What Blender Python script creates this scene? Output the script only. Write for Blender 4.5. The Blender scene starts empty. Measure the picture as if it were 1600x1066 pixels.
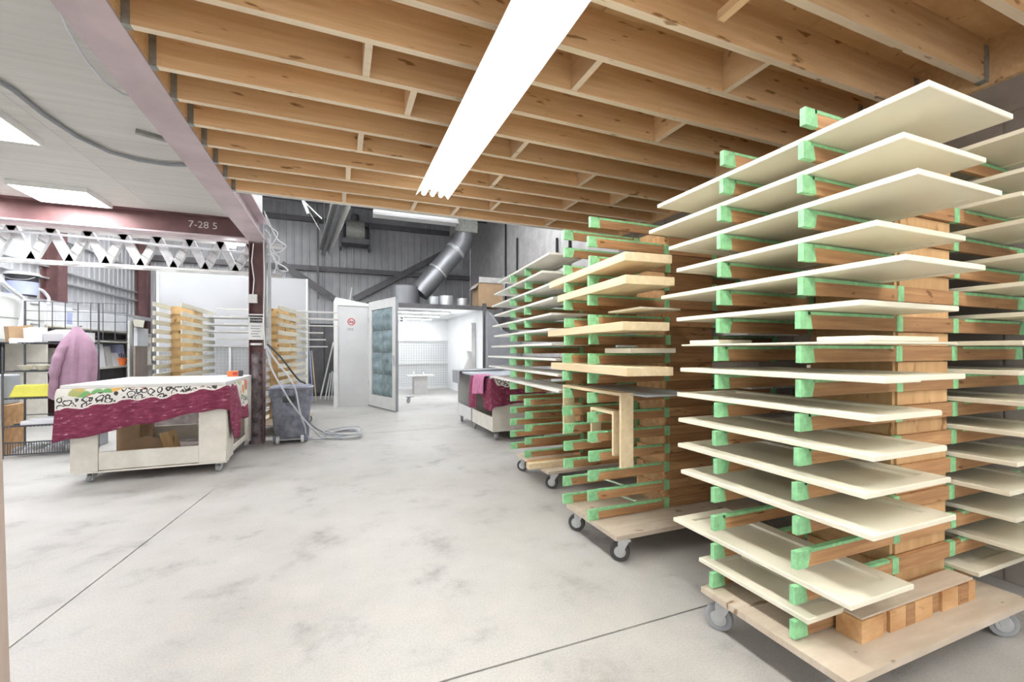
import bpy, math, random
from mathutils import Vector, Matrix
random.seed(7)
SC = bpy.context.scene
COL = SC.collection
# ------------------------------------------------------------------ camera
CAMH = 1.3
FPX, PCX, HOR = 675.0, 800.0, 549.0
YAW = math.atan2(270, 675)
cam = bpy.data.cameras.new('camera')
cam.sensor_width = 36.0
cam.lens = 36.0 * FPX / 1600.0
cam.shift_y = (HOR - 533.0) / 1600.0
cam.clip_start = 0.05
co = bpy.data.objects.new('camera', cam)
COL.objects.link(co)
co.location = (0, 0, CAMH)
co.rotation_euler = (math.pi / 2, 0, -YAW)
SC.camera = co
# ------------------------------------------------------------------ world, exposure
w = bpy.data.worlds.new('world')
SC.world = w
w.use_nodes = True
w.node_tree.nodes['Background'].inputs[0].default_value = (1.0, 0.99, 0.975, 1)
w.node_tree.nodes['Background'].inputs[1].default_value = 0.85
vs = SC.view_settings
vs.view_transform = 'Standard'
vs.look = 'None'
vs.gamma = 1.0
vs.use_curve_mapping = False
vs.exposure = 0.9
STRIP_E, PANEL_E, BOOTH_E, BAY_E = 15.0, 22.0, 10.0, 46.0     # radiance of the lamp tubes and lenses


# ------------------------------------------------------------------ survey helpers: sight line from the tripod to a plane of the building
_s, _c = math.sin(YAW), math.cos(YAW)
def ray(x, y):
    a = (x - PCX) / FPX
    return (_s + _c * a, _c - _s * a, (HOR - y) / FPX)
def onY(x, y, Y):
    r = ray(x, y); t = Y / r[1]
    return Vector((r[0] * t, Y, CAMH + r[2] * t))
def onX(x, y, X):
    r = ray(x, y); t = X / r[0]
    return Vector((X, r[1] * t, CAMH + r[2] * t))
def onZ(x, y, Z):
    r = ray(x, y); t = (Z - CAMH) / r[2]
    return Vector((r[0] * t, r[1] * t, Z))
def meet(x, p, d):
    """where the vertical sight plane of column x meets the floor line p + s d"""
    r = ray(x, 0)
    det = r[0] * -d[1] + r[1] * d[0]
    t = (p[0] * -d[1] + p[1] * d[0]) / det
    return Vector((r[0] * t, r[1] * t, 0))


# ------------------------------------------------------------------ materials
def _new(name):
    m = bpy.data.materials.new(name)
    m.use_nodes = True
    nt = m.node_tree
    return m, nt, nt.nodes['Principled BSDF']
def _mix(nt, fac, a, b, mode='MIX'):
    n = nt.nodes.new('ShaderNodeMix'); n.data_type = 'RGBA'; n.blend_type = mode
    for s, v in ((0, fac), (6, a), (7, b)):
        if hasattr(v, 'links') or hasattr(v, 'node'):
            nt.links.new(v, n.inputs[s])
        else:
            n.inputs[s].default_value = v if s == 0 else (*v, 1)
    return n.outputs[2]
def _noise(nt, vec, scale, detail=4, rough=.55):
    n = nt.nodes.new('ShaderNodeTexNoise')
    n.inputs['Scale'].default_value = scale
    n.inputs['Detail'].default_value = detail
    n.inputs['Roughness'].default_value = rough
    if vec is not None:
        nt.links.new(vec, n.inputs['Vector'])
    return n.outputs[0]
def _map(nt, stretch=(1, 1, 1), rand=True, coord='Object'):
    tc = nt.nodes.new('ShaderNodeTexCoord')
    mp = nt.nodes.new('ShaderNodeMapping')
    mp.inputs['Scale'].default_value = stretch
    nt.links.new(tc.outputs[coord], mp.inputs['Vector'])
    oi = nt.nodes.new('ShaderNodeObjectInfo')
    if rand:
        mu = nt.nodes.new('ShaderNodeMath'); mu.operation = 'MULTIPLY'; mu.inputs[1].default_value = 37.0
        nt.links.new(oi.outputs['Random'], mu.inputs[0])
        nt.links.new(mu.outputs[0], mp.inputs['Location'])
    return mp.outputs[0], oi.outputs['Random']
def _ramp(nt, fac, stops):
    n = nt.nodes.new('ShaderNodeValToRGB')
    e = n.color_ramp.elements
    while len(e) < len(stops):
        e.new(0.5)
    for i, (p, c) in enumerate(stops):
        e[i].position = p
        e[i].color = (*c, 1)
    nt.links.new(fac, n.inputs[0])
    return n.outputs[0]
def _bump(nt, bsdf, h, strength=.2, dist=.01):
    b = nt.nodes.new('ShaderNodeBump')
    b.inputs['Strength'].default_value = strength
    b.inputs['Distance'].default_value = dist
    nt.links.new(h, b.inputs['Height'])
    nt.links.new(b.outputs[0], bsdf.inputs['Normal'])
def plain(name, col, rough=.5, metal=0.0, var=.08, scale=6.0, bump=0.0):
    m, nt, b = _new(name)
    v, r = _map(nt)
    n = _noise(nt, v, scale)
    lo = tuple(max(0, c * (1 - var)) for c in col); hi = tuple(min(1, c * (1 + var)) for c in col)
    c = _ramp(nt, n, [(.3, lo), (.7, hi)])
    nt.links.new(c, b.inputs['Base Color'])
    b.inputs['Roughness'].default_value = rough
    b.inputs['Metallic'].default_value = metal
    if bump:
        _bump(nt, b, n, bump)
    return m
def wood(name, dark, light, stretch, scale=7.0, rough=.6, var=.25, knots=True):
    m, nt, b = _new(name)
    v, r = _map(nt, stretch)
    n = _noise(nt, v, scale, 6, .6)
    c = _ramp(nt, n, [(.32, dark), (.55, tuple((a + d) / 2 for a, d in zip(dark, light))), (.72, light)])
    v2, _ = _map(nt, tuple(x ** .5 for x in stretch))
    if knots:
        k = _noise(nt, v2, 9.0, 2, .5)
        kk = _ramp(nt, k, [(.27, (.45, .34, .24)), (.33, (1, 1, 1))])
        c = _mix(nt, 1.0, c, kk, 'MULTIPLY')
    hv = nt.nodes.new('ShaderNodeHueSaturation')
    mr = nt.nodes.new('ShaderNodeMapRange')
    mr.inputs[3].default_value = 1 - var; mr.inputs[4].default_value = 1 + var
    nt.links.new(r, mr.inputs[0]); nt.links.new(mr.outputs[0], hv.inputs['Value'])
    nt.links.new(c, hv.inputs['Color'])
    nt.links.new(hv.outputs[0], b.inputs['Base Color'])
    b.inputs['Roughness'].default_value = rough
    _bump(nt, b, n, .12, .004)
    return m
def emit(name, col, strength):
    m, nt, b = _new(name)
    b.inputs['Base Color'].default_value = (.9, .9, .9, 1)
    b.inputs['Emission Color'].default_value = (*col, 1)
    b.inputs['Emission Strength'].default_value = strength
    return m

def concrete():
    m, nt, b = _new('concrete_floor')
    v, r = _map(nt, rand=False)
    big = _noise(nt, v, .45, 5, .6)
    mid = _noise(nt, v, 2.6, 6, .65)
    fine = _noise(nt, v, 110, 6, .85)
    c = _ramp(nt, big, [(.3, (.375, .362, .338)), (.5, (.45, .442, .425)), (.72, (.50, .497, .488))])
    c2 = _ramp(nt, mid, [(.28, (.66, .64, .62)), (.45, (.95, .95, .95)), (.7, (1.08, 1.07, 1.06))])
    c = _mix(nt, 1.0, c, c2, 'MULTIPLY')
    c3 = _ramp(nt, fine, [(.3, (.74, .74, .74)), (.5, (1, 1, 1)), (.72, (1.22, 1.22, 1.22))])
    c = _mix(nt, 1.0, c, c3, 'MULTIPLY')
    st = _noise(nt, v, 1.3, 8, .75)
    sm = _ramp(nt, st, [(.30, (.52, .51, .52)), (.41, (1, 1, 1))])
    c = _mix(nt, .5, c, sm, 'MULTIPLY')
    nt.links.new(c, b.inputs['Base Color'])
    rr = _ramp(nt, mid, [(.3, (.42, .42, .42)), (.7, (.62, .62, .62))])
    nt.links.new(rr, b.inputs['Roughness'])
    _bump(nt, b, fine, .05, .004)
    return m

M = {}
M['concrete'] = concrete()
M['bed'] = plain('joint_dirt', (.08, .07, .06), .9)
M['joist'] = wood('joist_lumber', (.68, .43, .21), (.84, .60, .35), (.35, 7, 7), 5.0, .65, .13)
M['joist_lit_edge'] = wood('joist_lit_underside', (.80, .65, .46), (.90, .77, .60), (.35, 7, 7), 5.0, .6, .06)  # paler wood for undersides: brightness from below put into the colour
M['block'] = wood('blocking_lumber', (.68, .45, .23), (.84, .62, .38), (7, .6, 3), 5.0, .65, .12)
M['deck'] = wood('deck_plywood', (.58, .35, .16), (.74, .50, .26), (1, 3, 1), 4.0, .7, .10)
M['arm'] = wood('arm_lumber', (.34, .17, .075), (.56, .33, .16), (.5, 9, 9), 6.0, .6, .22)
M['ply'] = wood('rack_plywood', (.52, .31, .14), (.68, .45, .23), (4, 4, .5), 4.0, .6, .12)
M['ply_light'] = wood('block_plywood', (.52, .27, .11), (.76, .50, .26), (1, 4, 3), 5.0, .6, .12)
M['spacer'] = wood('spacer_lumber', (.30, .15, .06), (.48, .27, .125), (.6, 8, 8), 6.0, .6, .15)
M['base_ply'] = wood('dolly_plywood', (.50, .42, .33), (.66, .58, .48), (.8, 4, 1), 4.0, .6, .08)
M['maple'] = wood('maple_board', (.66, .52, .32), (.80, .68, .47), (6, .5, 6), 4.0, .5, .06, knots=False)
M['cream_arm'] = wood('pale_arm', (.56, .53, .43), (.72, .70, .60), (.5, 8, 8), 5.0, .6, .1, knots=False)
M['post_far'] = wood('yellow_plywood', (.55, .35, .15), (.72, .52, .27), (4, 4, .5), 3.0, .6, .06)
M['tape'] = plain('green_tape', (.27, .60, .31), .55, 0, .2, 30.0, .25)
M['tape_pale'] = plain('faded_tape', (.46, .62, .46), .6, 0, .15, 30.0)
M['ivory'] = plain('ivory_lacquer', (.80, .765, .63), .35, 0, .03, 3.0)
M['ivory_dull'] = plain('ivory_primer', (.72, .68, .56), .5, 0, .05, 3.0)
M['shelf_white'] = plain('white_shelf_lacquer', (.82, .81, .76), .4, 0, .03, 3.0)
M['white'] = plain('white_paint', (.70, .70, .69), .5, 0, .05, 4.0)
M['dusty_white'] = plain('dusty_white_paint', (.60, .60, .61), .7, 0, .22, 11.0)
M['panel_white'] = plain('grey_white_panel', (.41, .415, .43), .6, 0, .06, 1.0)
M['booth_panel'] = plain('booth_front_paint', (.60, .60, .605), .55, 0, .05, 2.0)
M['bright_white'] = plain('booth_white', (.84, .85, .86), .55, 0, .05, 1.2)
M['bench_white'] = plain('worn_white_paint', (.72, .69, .62), .55, 0, .10, 7.0)
M['steel'] = plain('primer_steel', (.17, .085, .085), .55, .1, .2, 5.0)
M['column_dirt'] = plain('paint_smeared_column', (.15, .12, .13), .6, 0, .75, 16.0)
M['steel_pale'] = plain('dusty_primer_steel', (.57, .47, .49), .6, 0, .14, 2.5)
M['steel_grey'] = plain('grey_steel', (.11, .105, .11), .55, .2, .2, 5.0)
M['siding_dark'] = plain('grey_siding', (.35, .35, .36), .6, 0, .15, 1.5)
M['siding_white'] = plain('white_siding', (.50, .505, .52), .6, 0, .10, 1.5)
M['ceil_panel'] = wood('painted_sheathing', (.60, .58, .54), (.70, .69, .65), (.25, 6, 1), 4.0, .7, .05, knots=False)
M['grey_wall'] = plain('grey_block_wall', (.44, .43, .43), .8, 0, .16, 4.0, .2)
M['brown_wall'] = plain('brown_grey_block', (.30, .265, .235), .85, 0, .2, 5.0, .25)
M['galv'] = plain('galvanized', (.52, .54, .55), .40, .45, .12, 9.0)
M['galv_dull'] = plain('dull_galvanized', (.30, .30, .28), .55, .25, .25, 20.0)
M['duct'] = plain('duct_metal', (.24, .245, .26), .42, .6, .08, 3.0)
M['black'] = plain('black_metal', (.025, .025, .028), .5)
M['dark'] = plain('dark_void', (.05, .05, .055), .8)
M['rubber'] = plain('grey_rubber', (.30, .31, .33), .6)
M['rubber_dark'] = plain('dark_rubber', (.06, .06, .06), .6)
M['can'] = plain('dusty_grey_plastic', (.19, .20, .25), .6, 0, .45, 10.0)
M['hose'] = plain('pale_hose', (.50, .52, .56), .45)
M['wire'] = plain('dark_wire', (.10, .105, .12), .4, .5)
M['wire_white'] = plain('white_wire', (.70, .71, .74), .4)
M['pink'] = plain('mauve_fleece', (.40, .25, .34), .9, 0, .10, 14.0, .2)
M['paper'] = plain('white_paper', (.80, .81, .84), .7, 0, .05, 5.0)
M['bluegrey'] = plain('blue_print', (.42, .46, .70), .6)
M['yellow'] = plain('yellow_plastic', (.72, .68, .12), .45)
M['orange'] = plain('orange_plastic', (.85, .22, .06), .45)
M['cardboard'] = plain('cardboard', (.40, .27, .16), .8, 0, .1, 6)
M['cardboard_grey'] = plain('grey_cardboard', (.50, .49, .48), .8)
M['sheet_grey'] = plain('dirty_panel', (.36, .31, .30), .7, 0, .4, 9.0)
M['bluegray_sheet'] = plain('blue_grey_sheet', (.42, .45, .50), .55)
M['filter'] = plain('filter_fleece', (.20, .26, .28), .9, 0, .30, 6.0, .4)
M['red'] = plain('sign_red', (.55, .05, .06), .5)
M['chalk'] = plain('chalk', (.75, .70, .70), .9)
M['ink'] = plain('black_ink', (.03, .03, .035), .7)
M['board_brown'] = wood('grey_brown_board', (.30, .24, .21), (.40, .33, .29), (5, 5, .5), 4, .7, .05, knots=False)
M['strip_lamp'] = emit('lamp_tube_glow', (1.0, .985, .95), STRIP_E)
M['panel_lamp'] = emit('lamp_lens_glow', (.97, .98, 1.0), PANEL_E)
M['bay_fill_lamp'] = emit('bay_fill_glow', (.96, .98, 1.0), BAY_E)
M['booth_lamp'] = emit('booth_lens_glow', (.97, .99, 1.0), BOOTH_E)
M['spot_lamp'] = emit('spot_glow', (.95, .97, 1.0), 40.0)
M['reflector'] = plain('white_reflector', (.85, .85, .83), .4)


def towel_material():
    """printed towel: u runs along the hem (metres), v down from the table edge (metres)"""
    m, nt, b = _new('printed_towel')
    uv = nt.nodes.new('ShaderNodeUVMap')
    sep = nt.nodes.new('ShaderNodeSeparateXYZ')
    nt.links.new(uv.outputs[0], sep.inputs[0])
    def mth(op, a, bb=None, clamp=False):
        n = nt.nodes.new('ShaderNodeMath'); n.operation = op; n.use_clamp = clamp
        for i, q in enumerate((a, bb)):
            if q is None: continue
            if hasattr(q, 'node'): nt.links.new(q, n.inputs[i])
            else: n.inputs[i].default_value = q
        return n.outputs[0]
    U, V = sep.outputs[0], sep.outputs[1]
    # flowers on a white ground
    vo = nt.nodes.new('ShaderNodeTexVoronoi'); vo.inputs['Scale'].default_value = 11.0
    nt.links.new(uv.outputs[0], vo.inputs['Vector'])
    sc = nt.nodes.new('ShaderNodeSeparateColor'); nt.links.new(vo.outputs['Color'], sc.inputs[0])
    tint = _ramp(nt, sc.outputs[0], [(.0, (.15, .36, .14)), (.38, (.18, .40, .16)), (.42, (.62, .10, .13)), (.62, (.68, .20, .12)), (.66, (.22, .42, .18)), (.9, (.70, .40, .12))])
    blob = _ramp(nt, vo.outputs['Distance'], [(.52, (1, 1, 1)), (.66, (0, 0, 0))])
    nz = _noise(nt, uv.outputs[0], 18, 3)
    white = (.72, .70, .64)
    ground = _mix(nt, blob, white, tint)
    # scroll band: dark hooks on white near v = .17..26
    w1 = nt.nodes.new('ShaderNodeTexVoronoi'); w1.inputs['Scale'].default_value = 17.0; w1.inputs['Randomness'].default_value = .55
    wv = nt.nodes.new('ShaderNodeVectorMath'); wv.operation = 'MULTIPLY_ADD'
    nc = nt.nodes.new('ShaderNodeTexNoise'); nc.inputs['Scale'].default_value = 16.0; nt.links.new(uv.outputs[0], nc.inputs['Vector'])
    nt.links.new(nc.outputs['Color'], wv.inputs[0]); wv.inputs[1].default_value = (.05, .05, 0); nt.links.new(uv.outputs[0], wv.inputs[2])
    nt.links.new(wv.outputs[0], w1.inputs['Vector'])
    scroll = _ramp(nt, w1.outputs['Distance'], [(.12, (.06, .055, .06)), (.17, (.70, .68, .64)), (.34, (.70, .68, .64)), (.38, (.05, .045, .05)), (.50, (.05, .045, .05)), (.54, (.70, .68, .64))])
    edge = mth('MULTIPLY', mth('SINE', mth('MULTIPLY', U, 30.0)), .012)
    edge2 = mth('ADD', edge, mth('MULTIPLY', mth('SUBTRACT', nz, .5), .03))
    Vv = mth('ADD', V, edge2)
    band = mth('GREATER_THAN', Vv, .13)
    c = _mix(nt, band, ground, scroll)
    line = mth('GREATER_THAN', Vv, .225)
    c = _mix(nt, line, c, (.74, .70, .66))
    # maroon field with spatters of white paint
    sp = nt.nodes.new('ShaderNodeMapping'); sp.inputs['Scale'].default_value = (4, 13, 1)
    nt.links.new(uv.outputs[0], sp.inputs[0])
    spn = _noise(nt, sp.outputs[0], 3.0, 5, .7)
    maroon = _ramp(nt, spn, [(.30, (.13, .018, .045)), (.52, (.21, .032, .075)), (.625, (.27, .06, .11)), (.67, (.60, .46, .49))])
    field = mth('GREATER_THAN', Vv, .242)
    c = _mix(nt, field, c, maroon)
    nt.links.new(c, b.inputs['Base Color'])
    b.inputs['Roughness'].default_value = .95
    _bump(nt, b, _noise(nt, uv.outputs[0], 160, 2), .3, .004)
    return m
M['towel'] = towel_material()
M['maroon'] = plain('maroon_towel', (.24, .045, .085), .95, 0, .3, 16.0, .3)
M['rose'] = plain('rose_towel', (.52, .19, .33), .95, 0, .15, 16.0, .3)


# ------------------------------------------------------------------ mesh builder
class MB:
    def __init__(s):
        s.v, s.f, s.uv = [], [], None
    def box(s, a, b):
        x0, x1 = sorted((a[0], b[0])); y0, y1 = sorted((a[1], b[1])); z0, z1 = sorted((a[2], b[2]))
        n = len(s.v)
        s.v += [(x0, y0, z0), (x1, y0, z0), (x1, y1, z0), (x0, y1, z0), (x0, y0, z1), (x1, y0, z1), (x1, y1, z1), (x0, y1, z1)]
        for q in ((3, 2, 1, 0), (4, 5, 6, 7), (0, 1, 5, 4), (1, 2, 6, 5), (2, 3, 7, 6), (3, 0, 4, 7)):
            s.f.append(tuple(n + i for i in q))
        return s
    def hexa(s, p):
        """8 corners: 4 of the bottom ring, then 4 of the top ring (anticlockwise from above)"""
        n = len(s.v); s.v += [tuple(q) for q in p]
        for q in ((3, 2, 1, 0), (4, 5, 6, 7), (0, 1, 5, 4), (1, 2, 6, 5), (2, 3, 7, 6), (3, 0, 4, 7)):
            s.f.append(tuple(n + i for i in q))
        return s
    def prism(s, poly, d):
        """planar polygon (list of 3D points) pushed along d"""
        n = len(s.v); k = len(poly); d = Vector(d)
        s.v += [tuple(p) for p in poly] + [tuple(Vector(p) + d) for p in poly]
        s.f.append(tuple(range(n + k - 1, n - 1, -1))); s.f.append(tuple(range(n + k, n + 2 * k)))
        for i in range(k):
            j = (i + 1) % k
            s.f.append((n + i, n + j, n + k + j, n + k + i))
        return s
    def bar(s, p, q, wd, ht, up=(0, 0, 1)):
        """rectangular bar from p to q"""
        p, q = Vector(p), Vector(q); d = (q - p).normalized(); u = Vector(up)
        sd = d.cross(u)
        if sd.length < 1e-5: sd = d.cross(Vector((1, 0, 0)))
        sd.normalize(); u = sd.cross(d).normalized()
        a, b = sd * wd / 2, u * ht / 2
        return s.prism([p - a - b, p + a - b, p + a + b, p - a + b], q - p)
    def tube(s, pts, r, n=8, caps=True):
        pts = [Vector(p) for p in pts]; base = len(s.v); m = len(pts)
        rr = r if isinstance(r, (list, tuple)) else [r] * m
        u = None
        for i, p in enumerate(pts):
            d = (pts[min(i + 1, m - 1)] - pts[max(i - 1, 0)]).normalized()
            if u is None:
                u = d.orthogonal().normalized()
            else:
                u = (u - d * u.dot(d)).normalized()
            v = d.cross(u)
            for k in range(n):
                a = 2 * math.pi * k / n
                s.v.append(tuple(p + (u * math.cos(a) + v * math.sin(a)) * rr[i]))
        for i in range(m - 1):
            for k in range(n):
                k2 = (k + 1) % n
                s.f.append((base + i * n + k, base + i * n + k2, base + (i + 1) * n + k2, base + (i + 1) * n + k))
        if caps:
            s.f.append(tuple(base + k for k in range(n - 1, -1, -1)))
            s.f.append(tuple(base + (m - 1) * n + k for k in range(n)))
        return s
    def lathe(s, prof, o=(0, 0, 0), ax=(0, 0, 1), n=24, cap=True):
        """profile of (radius, height) turned about an axis"""
        ax = Vector(ax).normalized(); u = ax.orthogonal().normalized(); v = ax.cross(u); o = Vector(o)
        base = len(s.v); m = len(prof)
        for r, h in prof:
            for k in range(n):
                a = 2 * math.pi * k / n
                s.v.append(tuple(o + ax * h + (u * math.cos(a) + v * math.sin(a)) * r))
        for i in range(m - 1):
            for k in range(n):
                k2 = (k + 1) % n
                s.f.append((base + i * n + k, base + i * n + k2, base + (i + 1) * n + k2, base + (i + 1) * n + k))
        if cap:
            s.f.append(tuple(base + k for k in range(n - 1, -1, -1)))
            s.f.append(tuple(base + (m - 1) * n + k for k in range(n)))
        return s
    def grid(s, P, uv=None):
        """P[i][j] points -> sheet"""
        n = len(s.v); R, C = len(P), len(P[0])
        for row in P:
            s.v += [tuple(p) for p in row]
        for i in range(R - 1):
            for j in range(C - 1):
                s.f.append((n + i * C + j, n + i * C + j + 1, n + (i + 1) * C + j + 1, n + (i + 1) * C + j))
        if uv:
            s.uv = [q for row in uv for q in row]
        return s
    def mesh(s, name, smooth=False):
        me = bpy.data.meshes.new(name)
        me.from_pydata(s.v, [], s.f)
        me.update()
        if s.uv:
            l = me.uv_layers.new(name='UVMap')
            for lp in me.loops:
                l.data[lp.index].uv = s.uv[lp.vertex_index]
        if smooth:
            me.polygons.foreach_set('use_smooth', [True] * len(me.polygons))
            me.set_sharp_from_angle(angle=0.7)
        return me


def link(name, me, mat, parent=None, loc=(0, 0, 0), rot=(0, 0, 0)):
    """one object on (possibly shared) mesh data"""
    if mat is not None and len(me.materials) == 0:
        me.materials.append(mat)
    o = bpy.data.objects.new(name, me)
    COL.objects.link(o)
    o.location = loc; o.rotation_euler = rot
    o.parent = parent
    return o
def tag(o, label, cat=None, group=None, kind=None):
    o['label'] = label
    if cat: o['category'] = cat
    if group: o['group'] = group
    if kind: o['kind'] = kind
    return o
def thing(name, label, cat, loc=(0, 0, 0), rotz=0.0, group=None, kind=None):
    o = bpy.data.objects.new(name, None)
    o.empty_display_size = .1
    COL.objects.link(o)
    o.location = loc; o.rotation_euler = (0, 0, rotz)
    if cat: tag(o, label, cat, group, kind)
    return o
def part(mb, name, mat, parent, smooth=False, bevel=0.0, thick=0.0):
    """part modelled in building coordinates under a thing (Empty, unrotated) or under a part"""
    me = mb.mesh(name, smooth)
    loc = (0, 0, 0)
    if parent is not None and parent.type == 'EMPTY':
        loc = -Vector(parent.location)
    o = link(name, me, mat, parent, loc)
    if parent is not None and parent.type != 'EMPTY' and parent.parent is None:
        o.location = -Vector(parent.location)
    if thick:
        md = o.modifiers.new('thickness', 'SOLIDIFY'); md.thickness = thick; md.offset = 0
    if bevel:
        md = o.modifiers.new('edges', 'BEVEL'); md.width = bevel; md.segments = 2; md.limit_method = 'ANGLE'
    return o
def solo(mb, name, mat, label, cat, group=None, kind=None, smooth=False, bevel=0.0, thick=0.0):
    """a thing that is one mesh; origin put at the middle of its base"""
    xs = [p[0] for p in mb.v]; ys = [p[1] for p in mb.v]; zs = [p[2] for p in mb.v]
    o0 = Vector(((min(xs) + max(xs)) / 2, (min(ys) + max(ys)) / 2, min(zs)))
    mb.v = [tuple(Vector(p) - o0) for p in mb.v]
    o = link(name, mb.mesh(name, smooth), mat, None, o0)
    if thick:
        md = o.modifiers.new('thickness', 'SOLIDIFY'); md.thickness = thick; md.offset = 0
    if bevel:
        md = o.modifiers.new('edges', 'BEVEL'); md.width = bevel; md.segments = 2; md.limit_method = 'ANGLE'
    if label: tag(o, label, cat, group, kind)
    elif kind: o['kind'] = kind
    return o
def lettering(body, size, mtx, mat, parent, name='lettering', extrude=.0008):
    cu = bpy.data.curves.new(name, 'FONT')
    cu.body = body; cu.size = size; cu.extrude = extrude; cu.align_x = 'CENTER'; cu.align_y = 'CENTER'
    tmp = bpy.data.objects.new('tmp', cu)
    COL.objects.link(tmp)
    dg = bpy.context.evaluated_depsgraph_get()
    me = bpy.data.meshes.new_from_object(tmp.evaluated_get(dg))
    bpy.data.objects.remove(tmp)
    me.name = name
    me.materials.clear()
    me.transform(mtx)
    o = link(name, me, mat, parent)
    if parent.type == 'EMPTY' or parent.parent is None:
        o.location = -Vector(parent.location)
    return o
FACE_S = Matrix(((1, 0, 0, 0), (0, 0, -1, 0), (0, 1, 0, 0), (0, 0, 0, 1)))   # text standing up, read from -Y
def at(p, m): return Matrix.Translation(Vector(p)) @ m
ORD = ['topmost', 'second', 'third', 'fourth', 'fifth', 'sixth', 'seventh', 'eighth', 'ninth', 'tenth', 'eleventh', 'twelfth', 'thirteenth', 'fourteenth', 'fifteenth', 'sixteenth', 'seventeenth']


# ================================================================== THE SETTING
JZ0, JZ1 = 2.85, 3.085           # underside of joists, underside of deck
XW = 3.5                          # wall beside the big racks
XWF, YF, XL = 4.56, 15.6, -5.4    # wall of the high bay, far wall, wall behind the shelves
ROOF = 6.5

# floor: slabs with saw-cut joints over a dirt bed
floor = solo(MB().box((XL - .2, -3, -.10), (XWF + .2, YF + .2, -.025)), 'floor', M['bed'], None, None, kind='structure')
JA, JB = Vector((-1.66, -.33, 0)), Vector((-1.09, 4.87, 0))
def slab(poly):
    part(MB().prism([(x, y, -.025) for x, y in poly], (0, 0, .025)), 'slab', M['concrete'], floor)
g = .005
jx = lambda y: JA.x + (JB.x - JA.x) * (y - JA.y) / (JB.y - JA.y)
slab([(XL - .2, -3), (jx(-3) - g, -3), (jx(4.65) - g, 4.65), (jx(4.85), 4.85), (jx(7.2), 7.2), (XL - .2, 7.2)])
slab([(jx(-3) + g, -3), (XWF + .2, -3), (XWF + .2, 1.68 - g), (jx(1.68) + g, 1.68 - g)])
slab([(jx(1.68) + g, 1.68 + g), (XWF + .2, 1.68 + g), (XWF + .2, 7.2), (jx(7.2), 7.2), (jx(4.85), 4.85), (jx(4.65) + g, 4.65)])
slab([(XL - .2, 7.2 + 2 * g), (XWF + .2, 7.2 + 2 * g), (XWF + .2, 10.55), (XL - .2, 10.55)])
slab([(XL - .2, 10.55 + 2 * g), (XWF + .2, 10.55 + 2 * g), (XWF + .2, YF + .2), (XL - .2, YF + .2)])

# mezzanine: joists, blocking, hangers, rim board, ledger, deck sheets
ceiling = solo(MB().box((-.97, -2.2, JZ1 + .02), (XW + .1, 4.87, JZ1 + .10)), 'ceiling', M['deck'], None, None, kind='structure')
JY = [1.608 + .3215 * k for k in range(-11, 11)]
JX0, JX1 = -.955, XW - .04
jm = MB().box((0, 0, 0), (JX1 - JX0, .04, JZ1 - JZ0)).mesh('joist')
jm.materials.append(M['joist']); jm.materials.append(M['joist_lit_edge']); jm.polygons[0].material_index = 1  # bottom face takes the painted-in brightness
hm = MB().box((0, -.003, -.003), (.034, .0, .20)).box((0, .04, -.003), (.034, .043, .20)).box((0, -.003, -.004), (.034, .043, 0)).mesh('joist_hanger')
hm2 = MB().box((-.05, -.003, -.003), (.0, .0, .20)).box((-.05, .04, -.003), (.0, .043, .20)).box((-.05, -.003, -.004), (.0, .043, 0)).mesh('joist_hanger')
for y in JY:
    j = link('joist', jm, M['joist'], ceiling, Vector((JX0, y, JZ0)) - Vector(ceiling.location))
    if y > .3:
        link('joist_hanger', hm, M['galv_dull'], j, (0, 0, 0))
        if y < 2:
            link('joist_hanger', hm2, M['galv_dull'], j, (JX1 - JX0, 0, 0))
part(MB().box((-.985, -2.2, JZ0 + .018), (-.9555, 4.86, JZ1)), 'rim_board', M['joist'], ceiling)
part(MB().box((XW - .04, -2.2, JZ0 - .02), (XW - .002, 4.86, JZ1)), 'ledger_board', M['joist'], ceiling)
part(MB().box((-.95, JY[-1] + .04, JZ0 - .012), (XW - .05, JY[-1] + .052, JZ1 + .02)), 'edge_trim', M['white'], ceiling)
for i in range(4):
    for k in range(3):
        x0 = -.955 + 1.12 * i; y0 = -2.2 + 2.36 * k
        part(MB().box((x0 + .002, y0 + .002, JZ1), (min(x0 + 1.118, XW - .04), y0 + 2.358, JZ1 + .018)), 'deck_sheet', M['deck'], ceiling)
# blocking: sighted bottom corner of each piece
for (px, py) in ((572, 50), (645, 131), (561, 200), (541, 257), (535, 297), (703, 337), (939, 88), (1075, 186), (824, 217), (930, 271), (783, 272), (897, 316), (778, 316), (865, 344), (1212, 88), (640, 330), (1010, 342), (1150, 262), (990, 300)):
    p = onZ(px, py, JZ0)
    k = min(range(len(JY) - 1), key=lambda q: abs(JY[q] + .04 - p.y + .02) if JY[q] < p.y + .2 else 9)
    k = max(0, min(len(JY) - 2, k))
    # the near end of a piece butts against the joist in front of it
    o = part(MB().box((p.x, JY[k] + .04, JZ0 + .002), (p.x + .038, JY[k + 1], JZ1)), 'blocking', M['block'], ceiling)
    o.data.materials.append(M['joist_lit_edge']); o.data.polygons[0].material_index = 1  # underside of the blocking painted brighter like the joists
part(MB().bar((1.62, .75, JZ0 - .02), (1.62, 1.48, JZ0 - .02), .04, .04), 'cleat', M['block'], ceiling)

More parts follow.
